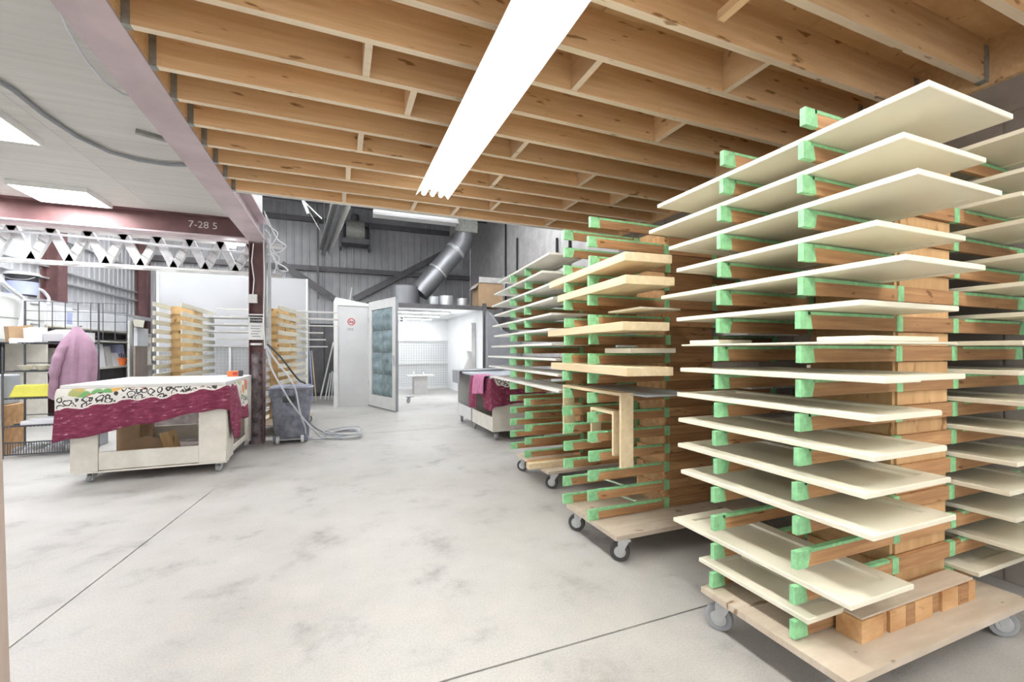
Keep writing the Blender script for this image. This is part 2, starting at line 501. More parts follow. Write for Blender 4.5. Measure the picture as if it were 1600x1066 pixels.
# low sheathed ceiling over the benches, with the upper-floor wall standing on the beam
cl = solo(MB().box((XL, -2.2, 3.16), (-1.19, 7.08, 3.24)), 'ceiling_bench_side', M['ceil_panel'], None, None, kind='structure')
for i in range(4):
    for k in range(4):
        x0 = XL + i * 1.055; y0 = -2.2 + k * 2.32
        part(MB().box((x0 + .0015, y0 + .0015, 3.145), (x0 + 1.0535, y0 + 2.3185, 3.16)), 'ceiling_sheet', M['ceil_panel'], cl)
solo(MB().box((-1.16, 4.9, 3.16), (-1.04, 7.1, ROOF)), 'wall_upper_floor', M['white'], None, None, kind='structure')
solo(MB().box((XL, 7.1, 3.16), (-1.04, 7.2, ROOF)), 'wall_upper_floor_end', M['white'], None, None, kind='structure')
solo(MB().box((-1.0, 4.875, JZ1 + .02), (XW + .1, 4.93, ROOF)), 'wall_mezzanine_front', M['grey_wall'], None, None, kind='structure')

# walls
def siding(name, mat, p0, p1, z0, z1, inward, pw=.92):
    """ribbed sheet-metal wall: each sheet a piece of its own"""
    p0, p1 = Vector(p0), Vector(p1); L = (p1 - p0).length; d = (p1 - p0).normalized(); nrm = Vector(inward)
    n = max(1, round(L / pw)); pw = L / n
    back = MB().prism([p0 - nrm * .08 + Vector((0, 0, z0)), p1 - nrm * .08 + Vector((0, 0, z0)), p1 - nrm * .03 + Vector((0, 0, z0)), p0 - nrm * .03 + Vector((0, 0, z0))], (0, 0, z1 - z0))
    wall = solo(back, name, mat, None, None, kind='structure')
    prof = []
    for r in range(4):
        b = r * pw / 4
        prof += [(b, 0), (b + pw * .14, 0), (b + pw * .155, .022), (b + pw * .215, .022), (b + pw * .23, 0)]
    prof.append((pw - .004, 0))
    ang = math.atan2(d.y, d.x)
    sgn = 1 if Vector((-d.y, d.x, 0)).dot(nrm) > 0 else -1
    mb = MB()
    mb.grid([[(a, sgn * h, z) for a, h in prof] for z in (0, z1 - z0)])
    me = mb.mesh('siding_sheet')
    for i in range(n):
        o = link('siding_sheet', me, mat, wall, p0 + d * pw * i + Vector((0, 0, z0)) - Vector(wall.location), (0, 0, ang))
    return wall
wl = siding('wall_left', M['siding_white'], (XL, -2, 0), (XL, YF, 0), 0, ROOF, (1, 0, 0))
wf = siding('wall_far', M['siding_dark'], (XL, YF, 0), (XWF, YF, 0), 0, ROOF, (0, -1, 0))
wr = solo(MB().box((XW, -2.2, 0), (XW + .2, 4.87, JZ1 + .1)), 'wall_right', M['brown_wall'], None, None, kind='structure')
for r in range(15):
    for k in range(8):
        y0 = .02 + k * .61 - (0.3 if r % 2 else 0)
        part(MB().box((XW - .006, y0 + .004, r * .203 + .004), (XW + .001, y0 + .602, r * .203 + .199)), 'wall_block', M['brown_wall'], wr) if r * .203 < 2.8 else None
wb = solo(MB().box((XWF, 4.9, 0), (XWF + .2, YF, ROOF)), 'wall_right_bay', M['grey_wall'], None, None, kind='structure')
for k in range(9):
    part(MB().box((XWF - .012, 4.95 + k * 1.18, .1), (XWF + .001, 4.95 + k * 1.18 + 1.17, ROOF)), 'wall_panel', M['grey_wall'], wb)
solo(MB().box((XW + .2, 4.7, 0), (XWF + .2, 4.87, ROOF)), 'wall_right_return', M['grey_wall'], None, None, kind='structure')
solo(MB().box((XL - .1, 4.9, ROOF), (XWF + .2, YF + .1, ROOF + .1)), 'ceiling_high_bay', M['siding_dark'], None, None, kind='structure')
for k, (px, y0, y1) in enumerate(((790, 338, 480), (808, 372, 470), (870, 372, 420), (890, 372, 420), (1000, 372, 400))):
    a = onX(px, y0, XWF - .05); b = onX(px, y1, XWF - .05)
    part(MB().box((a.x - .02, a.y - .02, b.z), (a.x + .02, a.y + .02, a.z)), 'wall_strap', M['black'], wb)

# girts and braces on the far wall, posts on the shelf-side wall
YB = YF - .10
def steel_bar(p, q, wd, ht, parent, nm, mat='steel_grey'):
    return part(MB().bar(p, q, wd, ht, up=(0, 0, 1)), nm, M[mat], parent)
for (y, hh) in ((417, .16), (340, .16)):
    z = onY(454, y, YB).z
    steel_bar((XL + .05, YB, z), (XWF - .05, YB, z), .1, hh, wf, 'girt')
for (a, b) in (((712, 386), (553, 468)), ((440, 412), (523, 468))):
    steel_bar(onY(*a, YB - .08), onY(*b, YB - .08), .08, .2, wf, 'wind_brace')
a = onY(497, 335, YB - .1); steel_bar(a, (a.x, a.y, 3.0), .06, .06, wf, 'drop_pipe')
for y0, (pz) in ((11.15, 0), (YF - .25, 0)):
    part(MB().box((XL + .03, y0, 0), (XL + .05, y0 + .3, 4.4)).box((XL + .05, y0 + .14, 0), (XL + .28, y0 + .16, 4.4)).box((XL + .28, y0, 0), (XL + .30, y0 + .3, 4.4)), 'wall_post', M['steel'], wl)
for z in (2.15, 2.72, 2.95, 3.6):
    part(MB().box((XL + .03, 2, z), (XL + (.45 if z < 2.3 else .1), YF - .3, z + (.09 if z < 2.3 else .03))), 'girt', M['siding_white'], wl)

# roof joists of the high bay (open web)
for y0 in (13.6, 12.0, 10.4):
    t = thing('roof_joist', 'open web steel roof joist %s' % {13.6: 'nearest the dark ribbed wall', 12.0: 'over the booth ducts', 10.4: 'over the booth front'}[y0], 'roof joist', (0, y0, 5.6), group='roof joists')
    part(MB().box((XL, y0 - .05, 5.55), (XWF, y0 + .05, 5.60)), 'bottom_chord', M['steel_grey'], t)
    part(MB().box((XL, y0 - .05, 6.25), (XWF, y0 + .05, 6.30)), 'top_chord', M['steel_grey'], t)
    for k in range(20):
        x = XL + .25 + k * .48
        part(MB().bar((x, y0, 5.6), (x + .24, y0, 6.25), .03, .03, (0, 1, 0)), 'web_rod', M['steel_grey'], t)
        part(MB().bar((x + .24, y0, 6.25), (x + .48, y0, 5.6), .03, .03, (0, 1, 0)), 'web_rod', M['steel_grey'], t)

# steel frame: beam along the mezzanine, cross beam, column
BX0, BX1 = -1.185, -.957
def ibeam_y(x0, x1, z0, z1, y0, y1):
    xm = (x0 + x1) / 2
    return MB().prism([(x0, y0, z0), (x1, y0, z0), (x1, y0, z0 + .016), (xm + .006, y0, z0 + .016), (xm + .006, y0, z1 - .016), (x1, y0, z1 - .016), (x1, y0, z1), (x0, y0, z1), (x0, y0, z1 - .016), (xm - .006, y0, z1 - .016), (xm - .006, y0, z0 + .016), (x0, y0, z0 + .016)], (0, y1 - y0, 0))
t = thing('steel_beam', 'dusty maroon steel beam carrying the wooden joists, running back to the column', 'beam', (-1.085, 2.4, 2.85), kind='structure')
part(ibeam_y(BX0, BX1, 2.85, 3.15, -2.2, 7.12), 'beam_section', M['steel_pale'], t)
t = thing('steel_beam', 'maroon steel cross beam with chalk numbers above the zigzag truss', 'beam', (-3.3, 7.04, 2.87), kind='structure')
yb0, yb1 = 6.96, 7.12
cb = part(MB().prism([(XL + .05, yb0, 2.865), (XL + .05, yb1, 2.865), (XL + .05, yb1, 2.88), (XL + .05, 7.05, 2.88), (XL + .05, 7.05, 3.13), (XL + .05, yb1, 3.13), (XL + .05, yb1, 3.145), (XL + .05, yb0, 3.145), (XL + .05, yb0, 3.13), (XL + .05, 7.03, 3.13), (XL + .05, 7.03, 2.88), (XL + .05, yb0, 2.88)], (4.15, 0, 0)), 'beam_section', M['steel'], t)
part(MB().box((XL + .05, yb0 - .003, 2.862), (-1.2, yb1 + .002, 2.881)), 'bottom_flange', M['steel_pale'], t)
p = onY(317, 353, 7.02)
lettering('7-28 5', .13, at((p.x, 7.026, p.z + .01), FACE_S), M['chalk'], t, 'chalk_numbers')
CXm, CYm = -1.08, 7.04
t = thing('steel_column', 'maroon steel column with danger sign, standing beside the grey wheeled bin', 'column', (CXm, CYm, 0), kind='structure')
part(MB().box((CXm - .09, 6.94, 0), (CXm - .078, 7.14, 2.845)).box((CXm + .078, 6.94, 0), (CXm + .09, 7.14, 2.845)).box((CXm - .078, 7.03, 0), (CXm + .078, 7.05, 2.845)), 'column_section', M['steel'], t)
part(MB().lathe([(.098, 0), (.098, 1.28)], (CXm, CYm, 0), n=20), 'column_wrap', M['column_dirt'], t, True)
part(MB().box((CXm - .11, 6.92, 2.835), (CXm + .11, 7.16, 2.85)), 'cap_plate', M['steel_pale'], t)
sg = part(MB().box((CXm - .088, 6.926, 1.46), (CXm + .092, 6.936, 1.82)), 'danger_sign', M['white'], t)
part(MB().box((CXm - .072, 6.921, 1.70), (CXm + .078, 6.9262, 1.765)), 'sign_header', M['ink'], sg)
lettering('DANGER', .034, at((CXm + .003, 6.9205, 1.732), FACE_S), M['white'], sg)
for k, (x0, x1) in enumerate(((-.06, .065), (-.065, .05), (-.05, .06), (-.062, .03), (-.05, .055))):
    part(MB().box((CXm + x0, 6.925, 1.645 - k * .036), (CXm + x1, 6.9262, 1.658 - k * .036)), 'print_line', M['rubber'], sg)
part(MB().box((CXm - .085, 6.926, 1.78), (CXm + .09, 6.9262, 1.80)), 'sign_stripe', M['red'], sg)
part(MB().box((CXm - .095, 6.89, 1.97), (CXm + .02, 6.94, 2.09)), 'outlet_box', M['white'], t, bevel=.006)
part(MB().tube([(CXm - .03, 6.93, 2.8), (CXm - .05, 6.92, 2.55), (CXm - .02, 6.92, 2.3), (CXm - .035, 6.92, 2.09)], .008, 6), 'power_cable', M['wire_white'], t, True)
part(MB().lathe([(.108, 0), (.108, .03)], (CXm, CYm, 1.385), n=20), 'tape_band', M['white'], t, True)
part(MB().tube([(CXm + .16, 6.98, 1.1), (CXm + .16, 6.98, 2.96), (CXm + .10, 7.0, 3.02)], .021, 8), 'conduit', M['galv'], t, True)
part(MB().tube([(CXm + .115, 6.98, 1.25), (CXm + .115, 6.98, 2.9)], .011, 8), 'conduit', M['galv'], t, True)


# ================================================================== DRYING RACKS
AW, AH = .020, .066
def caster_meshes(r):
    wheel = MB().lathe([(r * .25, -.016), (r * .62, -.016), (r * .70, -.019), (r * .96, -.017), (r, -.010), (r, .010), (r * .96, .017), (r * .70, .019), (r * .62, .016), (r * .25, .016)], (0, 0, r), (0, 1, 0), 24).mesh('wheel', True)
    hub = MB().lathe([(.009, -.026), (r * .58, -.021), (r * .60, -.017), (r * .60, .017), (r * .58, .021), (.009, .026)], (0, 0, r), (0, 1, 0), 20).mesh('hub', True)
    fork = MB()
    for s in (-1, 1):
        fork.prism([(-.012, s * .024, r * .82), (.014, s * .024, r * .82), (.055, s * .024, 2 * r + .012), (.012, s * .024, 2 * r + .024), (-.012, s * .024, 2 * r + .012)], (0, s * .004, 0))
    fork.box((0.0, -.03, 2 * r + .012), (.065, .03, 2 * r + .026))
    return wheel, hub, fork.mesh('caster')
C_BIG, C_DARK, C_SMALL = caster_meshes(.06), caster_meshes(.06), caster_meshes(.036)
def caster(parent, x, y, rz, kit, dark=True):
    if dark: kit = C_DARK
    wheel, hub, fork = kit
    c = link('caster', fork, M['galv'], parent, (x, y, 0), (0, 0, rz))
    link('wheel', wheel, M['rubber'] if not dark else M['rubber_dark'], c)
    link('hub', hub, M['galv'], c)
    return c

def tape_mesh(L, seed, side, strip=.60):
    """masking tape folded over an arm end with a ragged edge, and a strip along its top"""
    rnd = random.Random(seed)
    e = .0012; mb = MB()
    f = (lambda x: x) if side == 0 else (lambda x: L - x)
    w = rnd.uniform(.05, .085); sl = rnd.uniform(-.02, .03)
    a, b = f(-e), f(w); bb = f(w + sl)
    y0, y1, z0, z1 = -e, AW + e, -AH - e, e
    p = [(a, y0, z0), (bb, y0, z0), (bb, y1, z0), (a, y1, z0), (a, y0, z1), (b, y0, z1), (b, y1, z1), (a, y1, z1)]
    if side == 1:
        p = [p[1], p[0], p[3], p[2], p[5], p[4], p[7], p[6]]
    mb.hexa(p)
    d = rnd.uniform(.006, .014)
    x0, x1 = sorted((f(w - .01), f(strip)))
    mb.box((x0, y0, -d), (x1, y1, z1 - .0002))
    return mb.mesh('tape')

def rack(name, label, group, loc, rotz, levels, L, dy, base, lean=0.0, post=(.66, 1.07), btop=.18, arm='arm', post_m='ply', taped=2, tape='tape', flush=True, kit=C_BIG, dark_wheel=True, cr=-.62):
    t = thing(name, label, 'drying rack', loc, rotz, group)
    x0, x1, y0, y1 = base
    link('base_board', MB().box((x0, y0, btop - .027), (x1, y1, btop)).mesh('base_board'), M['base_ply'], t)
    for cx, cy, rz in ((x0 + .07, y0 + .06, cr - rotz), (x0 + .05, y1 - .06, cr - .15 - rotz), (x1 - .08, y0 + .07, 2.5), (x1 - .08, y1 - .07, 2.2)):
        caster(t, cx, cy, rz, kit, dark_wheel)
    top = levels[-1] + .0
    sh = lambda z: lean * (z - btop)
    # post: a core with face boards, racked with the arms
    a, b = post
    c0, c1 = sh(btop), sh(top)
    link('post', MB().hexa([(a + c0, AW + .012, btop), (b + c0, AW + .012, btop), (b + c0, dy - .012, btop), (a + c0, dy - .012, btop), (a + c1, AW + .012, top), (b + c1, AW + .012, top), (b + c1, dy - .012, top), (a + c1, dy - .012, top)]).mesh('post'), M[post_m], t)
    am = MB().box((0, 0, -AH), (L, AW, 0)).mesh('arm')
    tapes = [[tape_mesh(L, 11 + q, sd, .60) for q in range(5)] for sd in range(taped)]
    e = .0014
    bands = [MB().box((a - .04, -e, -AH - e), (a + .005, AW + e, e)).mesh('tape_band'), MB().box((b, -e, -AH - e), (b + .045, AW + e, e)).mesh('tape_band')]
    sp = None
    for i, z in enumerate(levels):
        o = sh(z)
        for col, yy in enumerate((0, dy)):
            jit = random.uniform(-.008, .008)
            ao = link('arm', am, M[arm], t, (o + jit, yy, z), (0, random.uniform(-.0015, .0015), random.uniform(-.004, .004)))
            if taped:
                for sd in range(taped):
                    link('tape', tapes[sd][(i * 2 + col) % 5], M[tape], ao)
                    link('tape_band', bands[sd], M[tape], ao)
        zb = btop if i == 0 else levels[i - 1]
        zt = z - AH
        if zt - zb > .02:
            key = round(zt - zb, 3)
            if flush:
                for yy, nm in ((0.004, 'spacer_board'), (dy, 'spacer_board')):
                    link(nm, MB().box((a, yy, zb + .002), (b, yy + AW - .004, zt - .003)).mesh(nm), M['spacer'], t, (o, 0, 0))
            else:
                link('spacer_board', MB().box((a + .005, .016, zb + .003), (b - .005, AW + .014, zt - .004)).mesh('spacer_board'), M[post_m], t, (o, 0, 0))
            link('face_block', MB().box((a - .02, AW + .004, zb + .004), (a, dy - .004, zt + .02)).mesh('face_block'), M['ply_light'] if flush else M[post_m], t, (o, 0, 0))
    return t

LV = {}
LV['A'] = [.255 + .1333 * k for k in range(16)]
LV['B'] = [.25 + .1292 * k for k in range(16)]
LV['C'] = [.31 + .1292 * k for k in range(15)]
LEAN = .028
AX, AY = 1.63, 1.14
BX, BY = 1.53, 2.45
KX, KY = 1.715, 3.93
rack('drying_rack', 'tall plywood drying rack loaded with ivory cabinet doors on both sides', 'wheeled drying racks', (AX, AY, 0), 0, LV['A'], 1.77, .39, (-.03, 1.263, -.205, .437), LEAN, flush=False, dark_wheel=False, cr=-.85)
rack('drying_rack', 'wheeled drying rack with thick maple boards and empty lower arms', 'wheeled drying racks', (BX, BY, 0), 0, LV['B'], 1.75, .34, (.02, 1.32, -.265, .345), 0.0)
rack('drying_rack', 'wheeled drying rack of long white shelves between the towel bench and the maple boards', 'wheeled drying racks', (KX, KY, 0), 0, LV['C'], 1.70, .40, (.085, 1.35, -.33, .285 + .16), 0.0)
LV['E'] = [.2 + .1292 * k for k in range(15)]
rack('drying_rack', 'yellow plywood rack with bare cream arms behind the floral towel bench', 'wheeled drying racks', (-2.12, 7.62, 0), math.pi / 2, LV['E'], 1.75, .33, (-.0, 1.4, -.2, .5), 0.0, arm='cream_arm', post_m='post_far', taped=0, flush=False)
rack('drying_rack', 'yellow plywood rack behind the grey bin, holding long white mouldings', 'wheeled drying racks', (-.85, 7.45, 0), math.radians(81), LV['E'], 1.75, .33, (-.0, 1.4, -.2, .5), 0.0, arm='cream_arm', post_m='post_far', taped=0, flush=False)
for px, ny in ((231, 0), (0, 0)):
    pass

# row of offcuts under the lowest arms of the big rack
t = thing('spacer_row', 'row of short wooden offcuts lying on the base of the big rack', 'wood offcuts', (AX + .62, 1.09, .18))
xs = [1.85, 1.99, 2.03, 2.14, 2.20, 2.33, 2.40, 2.53, 2.61, 2.67]
for i in range(len(xs) - 1):
    z = .18 + (.098 if i % 2 == 0 else .094)
    part(MB().box((xs[i] + .002, 1.035 + (.01 if i in (1, 5) else 0), .18), (xs[i + 1] - .002, 1.128, z - .012)), 'offcut', M['ply_light'] if i % 2 == 0 else M['arm'], t)
part(MB().box((1.86, 1.04, .268), (2.66, 1.125, .276)), 'top_strip', M['base_ply'], t)
for k in range(4):
    part(MB().box((2.545, 1.033, .195 + k * .017), (2.60, 1.036, .203 + k * .017)), 'stamp_mark', M['arm'], t)


# ---- cabinet doors
def slab_door(kind, wd, ln, th):
    """frame-and-panel door, local x = width, y = length, z = 0 underside"""
    me = {}
    if kind == 'shaker':
        f, r, ch = .062, .010, .004
        fr = MB()
        def ring(inset, z): return [(inset, inset, z), (wd - inset, inset, z), (wd - inset, ln - inset, z), (inset, ln - inset, z)]
        loops = [ring(.002, 0), ring(0, .002), ring(0, th - .003), ring(.003, th), ring(f, th), ring(f + ch, th - r), ring(f + ch, .004), ring(f, 0)]
        for lp in loops: fr.v += lp
        n = len(loops)
        for i in range(n):
            for k in range(4):
                i2 = (i + 1) % n; k2 = (k + 1) % 4
                fr.f.append((i * 4 + k, i * 4 + k2, i2 * 4 + k2, i2 * 4 + k))
        me['frame'] = fr.mesh('frame')
        me['panel'] = MB().box((f - .01, f - .01, .004), (wd - f + .01, ln - f + .01, th - r)).mesh('panel')
    else:
        e = .0025
        fr = MB()
        def ring(inset, z): return [(inset, inset, z), (wd - inset, inset, z), (wd - inset, ln - inset, z), (inset, ln - inset, z)]
        loops = [ring(e, 0), ring(0, e), ring(0, th - e), ring(e, th)]
        for lp in loops: fr.v += lp
        fr.f.append((3, 2, 1, 0)); fr.f.append((12, 13, 14, 15))
        for i in range(3):
            for k in range(4):
                k2 = (k + 1) % 4
                fr.f.append((i * 4 + k, i * 4 + k2, (i + 1) * 4 + k2, (i + 1) * 4 + k))
        me['body'] = fr.mesh('body')
    return me
def lay(name, label, cat, group, z, x0, nl, nr, fl, phi=0.0, th=.02, kind='shaker', mat='ivory', xmax=None, pmat=None):
    """board lying on arms: its aisle edge starts at x = x0 on the sight line nl and runs back to the sight line fl"""
    p = meet(nl, (x0, 0), (0, 1))
    d = Vector((math.sin(phi), math.cos(phi), 0)); s = Vector((math.cos(phi), -math.sin(phi), 0))
    q = meet(fl, p, d); ln = (q - p).length
    wd = nr if nr < 5 else (meet(nr, p, s) - p).length
    if xmax and p.x + wd > xmax: wd = xmax - p.x
    me = slab_door(kind, wd, ln, th)
    if kind == 'shaker':
        t = thing(name, label, cat, (p.x, p.y, z), -phi, group)
        link('frame', me['frame'], M[mat], t); link('panel', me['panel'], M[pmat or mat], t)
    else:
        t = link(name, me['body'], M[mat], None, (p.x, p.y, z), (0, 0, -phi))
        tag(t, label, cat, group)
    return t
A = LV['A'][::-1]
xa = lambda z: 1.632 + LEAN * (z - .25)
GA = 'ivory doors drying on the aisle side of the big rack'
rows = {1: (1452, 1583, 1027, 'flat'), 2: (1413, 1541, 1014, 'flat'), 3: (1435, 1566, 1045, 'shaker'), 4: (1371, 1509, 1057, 'shaker'), 5: (1416, 1540, 1033, 'shaker'),
        6: (1347, 1502, 1057, 'flat'), 9: (1365, 1472, 1058, 'shaker'), 10: (1366, 1480, 1060, 'shaker'), 11: (1353, 1486, 1059, 'shaker'), 12: (1365, 1494, 1064, 'shaker'),
        14: (1330, 1428, 1052, 'shaker'), 15: (1263, 1335, 1092, 'shaker')}
names_a = {1: 'wide plain ivory panel, topmost on the aisle side of the big rack', 2: 'plain ivory panel with a bare wood end, second down on the big rack',
           3: 'ivory cabinet door third from the top on the aisle side of the big rack', 4: 'short ivory cabinet door fourth from the top of the big rack',
           5: 'ivory cabinet door fifth from the top of the big rack', 6: 'thin plain ivory panel just above eye level on the big rack',
           9: 'ivory recessed-panel door, first of four alike below the lapped pair', 10: 'ivory recessed-panel door, second of four alike below the lapped pair',
           11: 'ivory recessed-panel door, third of four alike below the lapped pair', 12: 'ivory recessed-panel door, lowest of four alike below the lapped pair',
           14: 'narrow ivory door jutting out second from the bottom of the big rack', 15: 'short narrow ivory door lowest on the big rack, just above its base'}
for k, (nl, nr, fl, kd) in rows.items():
    z = A[k] + .005
    lay('cabinet_door', names_a[k], 'cabinet door', GA, z, xa(z) + .02, nl, nr, fl, 0.0, .021, kd, 'ivory', 2.268 + LEAN * (z - .18))
z = A[7] + .005
lay('thin_sheet', 'thin pale sheet at eye level on the big rack, carrying two small drawer fronts', 'sheet', GA, z, xa(z) + .01, 1352, .58, 1065, 0, .009, 'flat', 'ivory_dull')
lay('drawer_facing', 'small ivory drawer front at the far end of the thin pale sheet', 'drawer front', GA, z + .010, xa(z) + .03, 1123, .22, 1078, 0, .019, 'flat', 'ivory')
lay('drawer_facing', 'small ivory drawer front at the near end of the thin pale sheet', 'drawer front', GA, z + .010, xa(z) + .06, 1361, .42, 1276, 0, .019, 'flat', 'ivory')
z = A[8] + .005
lay('cabinet_door', 'narrow ivory door, aisle half of the lapped pair on the big rack', 'cabinet door', GA, z, xa(z), 1384, .20, 1063, 0, .021, 'flat', 'ivory')
lay('cabinet_door', 'ivory door, wall half of the lapped pair on the big rack', 'cabinet door', GA, z, xa(z) + .205, 1418, .38, 1130, 0, .021, 'shaker', 'ivory')
GR = 'ivory doors drying on the wall side of the big rack'
for k in range(16):
    z = A[k] + .005
    off = {0: 0, 1: .14, 2: .04, 4: .12, 5: .08, 6: .15, 13: .09, 14: .10}.get(k, 0.0)
    yn = {8: .93, 9: .90, 10: .91, 11: .93, 12: .95, 13: .96, 14: .93, 15: 1.045}.get(k, .9 + .02 * (k % 3))
    x0 = 2.725 + LEAN * (z - .18) + off
    wd = min(.50, XW - .03 - x0)
    me = slab_door('shaker', wd, 1.02 - .05 * (k % 3), .021)
    t = thing('cabinet_door', 'ivory cabinet door on the wall side of the big rack, %s from the top' % ORD[k] if k else 'ivory cabinet door topmost on the wall side of the big rack', 'cabinet door', (x0, yn, z), 0, GR)
    link('frame', me['frame'], M['ivory'], t); link('panel', me['panel'], M['ivory'], t)

# ---- rack of maple boards
Bz = LV['B'][::-1]
GB = 'maple boards on the middle rack'
ph = math.radians(5)
for k, nl, nr, fl, lb in ((3, 976.5, 1050, 858, 'thick maple board topmost on the middle rack'), (4, 977.6, 1054, 871, 'thick maple board second from the top of the middle rack'),
                          (6, 973, 1046, 856, 'thick maple board third down on the middle rack, just above eye level'), (8, 979, 1052, 861, 'thick maple board lowest of four on the middle rack')):
    lay('maple_board', lb, 'board', GB, Bz[k] + .005, 1.475, nl, nr, fl, ph, .05, 'flat', 'maple', 2.17)
for k, nl, fl, x0, wd, th, lb in ((5, 1000, 950, 1.62, .3, .012, 'thin white sheet lying under the second maple board'), (7, 985, 945, 1.60, .34, .03, 'pale offcut board between the two lower maple boards'), (9, 1010, 905, 1.66, .4, .012, 'grey sheet lying under the lowest maple board')):
    lay('offcut_sheet', lb, 'board', 'offcuts on the middle rack', Bz[k] + .005, x0, nl, wd, fl, 0, th, 'flat', 'ivory_dull' if k != 9 else 'bluegray_sheet', 2.17)
def face_frame(label, x0, x1, y0, y1, zt, zb, lip):
    t = thing('wooden_frame', label, 'wooden frame', ((x0 + x1) / 2, (y0 + y1) / 2, zt), group='open wooden frames hung over the arms')
    th = .018
    part(MB().box((x0, y0, zt), (x1, y1, zt + th)), 'top_rail', M['maple'], t)
    part(MB().box((x0, y0, zb), (x1, y0 + th, zt - .0005)), 'side_board', M['maple'], t)
    part(MB().box((x0, y1 - th, zb + lip), (x1, y1, zt - .0005)), 'side_board', M['maple'], t)
face_frame('large upside-down pale wood frame straddling the arms of the middle rack', 1.575, 1.665, 2.17, 2.90, Bz[9] + .003, .595, .08)
face_frame('small upside-down pale wood frame straddling one row of arms', 1.605, 1.68, 2.29, 2.56, Bz[10] + .003, .64, .03)
for k, (a, b) in enumerate((((1.80, 2.46, Bz[14] + .006), (1.72, 2.80, Bz[14] + .006)), ((1.92, 2.47, Bz[15] + .006), (1.84, 2.81, Bz[15] + .006)))):
    solo(MB().bar(a, b, .02, .006), 'wood_strip', M['tape_pale'], 'thin pale strip bridging the %s arms of the middle rack' % ('second lowest' if k == 0 else 'lowest'), 'wood strip', 'thin strips on the middle rack')

# stock on the wall-side arms of the middle rack, glimpsed between the doors
GW = 'white stock on the wall side of the middle rack'
for k, (lv, x0, x1, y0, th, lb) in enumerate(((6, 2.72, 3.26, 2.25, .055, 'white carton glimpsed through the big rack just above eye level'), (7, 2.68, 3.26, 2.30, .055, 'white carton glimpsed through the big rack just below eye level'),
                                      (4, 2.70, 3.2, 2.3, .03, 'white panel high on the wall side of the middle rack'), (11, 2.7, 3.25, 2.25, .03, 'white panel low on the wall side of the middle rack'))):
    solo(MB().box((x0, y0, Bz[lv] + .005), (x1, y0 + .7, Bz[lv] + .005 + th)), 'stock_carton', M['paper'], lb, 'carton', GW, bevel=.003)
t = thing('marked_carton', 'white carton with handwriting glimpsed through the big rack', 'carton', (2.98, 2.5, Bz[9] + .005), group=GW)
part(MB().box((2.70, 2.20, Bz[9] + .005), (3.26, 2.85, Bz[9] + .06)), 'body', M['paper'], t, bevel=.003)
p = onY(1208, 623, 2.199)
lettering('Sand/Jame', .045, at((p.x, 2.1975, Bz[9] + .033), FACE_S), M['ink'], t, 'handwriting')

# ---- rack of white shelves
Kz = LV['C'][::-1]
GC = 'long white shelves on the rack beside the towel bench'
ph = math.radians(4.5)
for k, (nl, nr, fl) in enumerate(((858, 917, 778), (847, 900, 772), (860, 915, 768), (864, 915, 772), (861, 918, 769.5), (858, 915, 772), (862, 921, 767.6), (868, 925, 762.5), (872, 925, 763.5), (873, 925, 766))):
    lb = 'long white shelf board on the rack nearest the towel bench, %s%s' % (ORD[k], '' if k == 0 else ' down')
    lay('shelf_board', lb, 'shelf board', GC, Kz[k] + .005, 1.655 + .006 * (k % 3), nl, nr, fl, ph, .02, 'shaker' if k < 5 else 'flat', 'shelf_white', 2.25)
solo(MB().box((1.66, 3.72, .181), (2.3, 3.79, .235)), 'scrap_board', M['maple'], 'pale board on the base of the rack of white shelves', 'board', 'scrap boards on the rack base', bevel=.003)
solo(MB().box((1.70, 3.80, .181), (2.3, 3.87, .235)), 'scrap_board', M['ply_light'], 'brown board beside the pale one on the base of the white shelf rack', 'board', 'scrap boards on the rack base', bevel=.003)

# ---- long white mouldings on the far rack
EZ = LV['E'][::-1]
GM = 'white mouldings laid across the far yellow rack'
for i, (k, dx, w, x1) in enumerate(((0, .0, .05, 528), (0, .10, .05, 524), (1, 0, .06, 528), (1, .12, .05, 528), (2, .02, .06, 528), (3, 0, .1, 505), (4, 0, .12, 509), (5, 0, .12, 512))):
    y0 = 8.75 + dx + .05 * (i % 2)
    p0 = onY(x1, 500, y0); 
    solo(MB().box((-1.95 + .1 * (i % 3), y0, EZ[k] + .012), (p0.x, y0 + w, EZ[k] + .034)), 'moulding', M['white'], 'long white moulding across the yellow rack behind the bin, %s from the top' % ORD[i] if i else 'long white moulding topmost across the yellow rack behind the bin', 'moulding', GM)
for i, (k, x0, x1) in enumerate(((1, -2.5, -1.35), (2, -2.5, -1.3), (3, -2.5, -1.4), (5, -2.5, -1.35))):
    solo(MB().box((x0, 9.0, EZ[k] + .012), (x1, 9.32, EZ[k] + .03)), 'bare_shelf_board', M['white'], 'white panel on the far arms of the bare cream rack, %s' % ['highest', 'second', 'third', 'lowest'][i], 'panel', 'white panels on the bare rack')


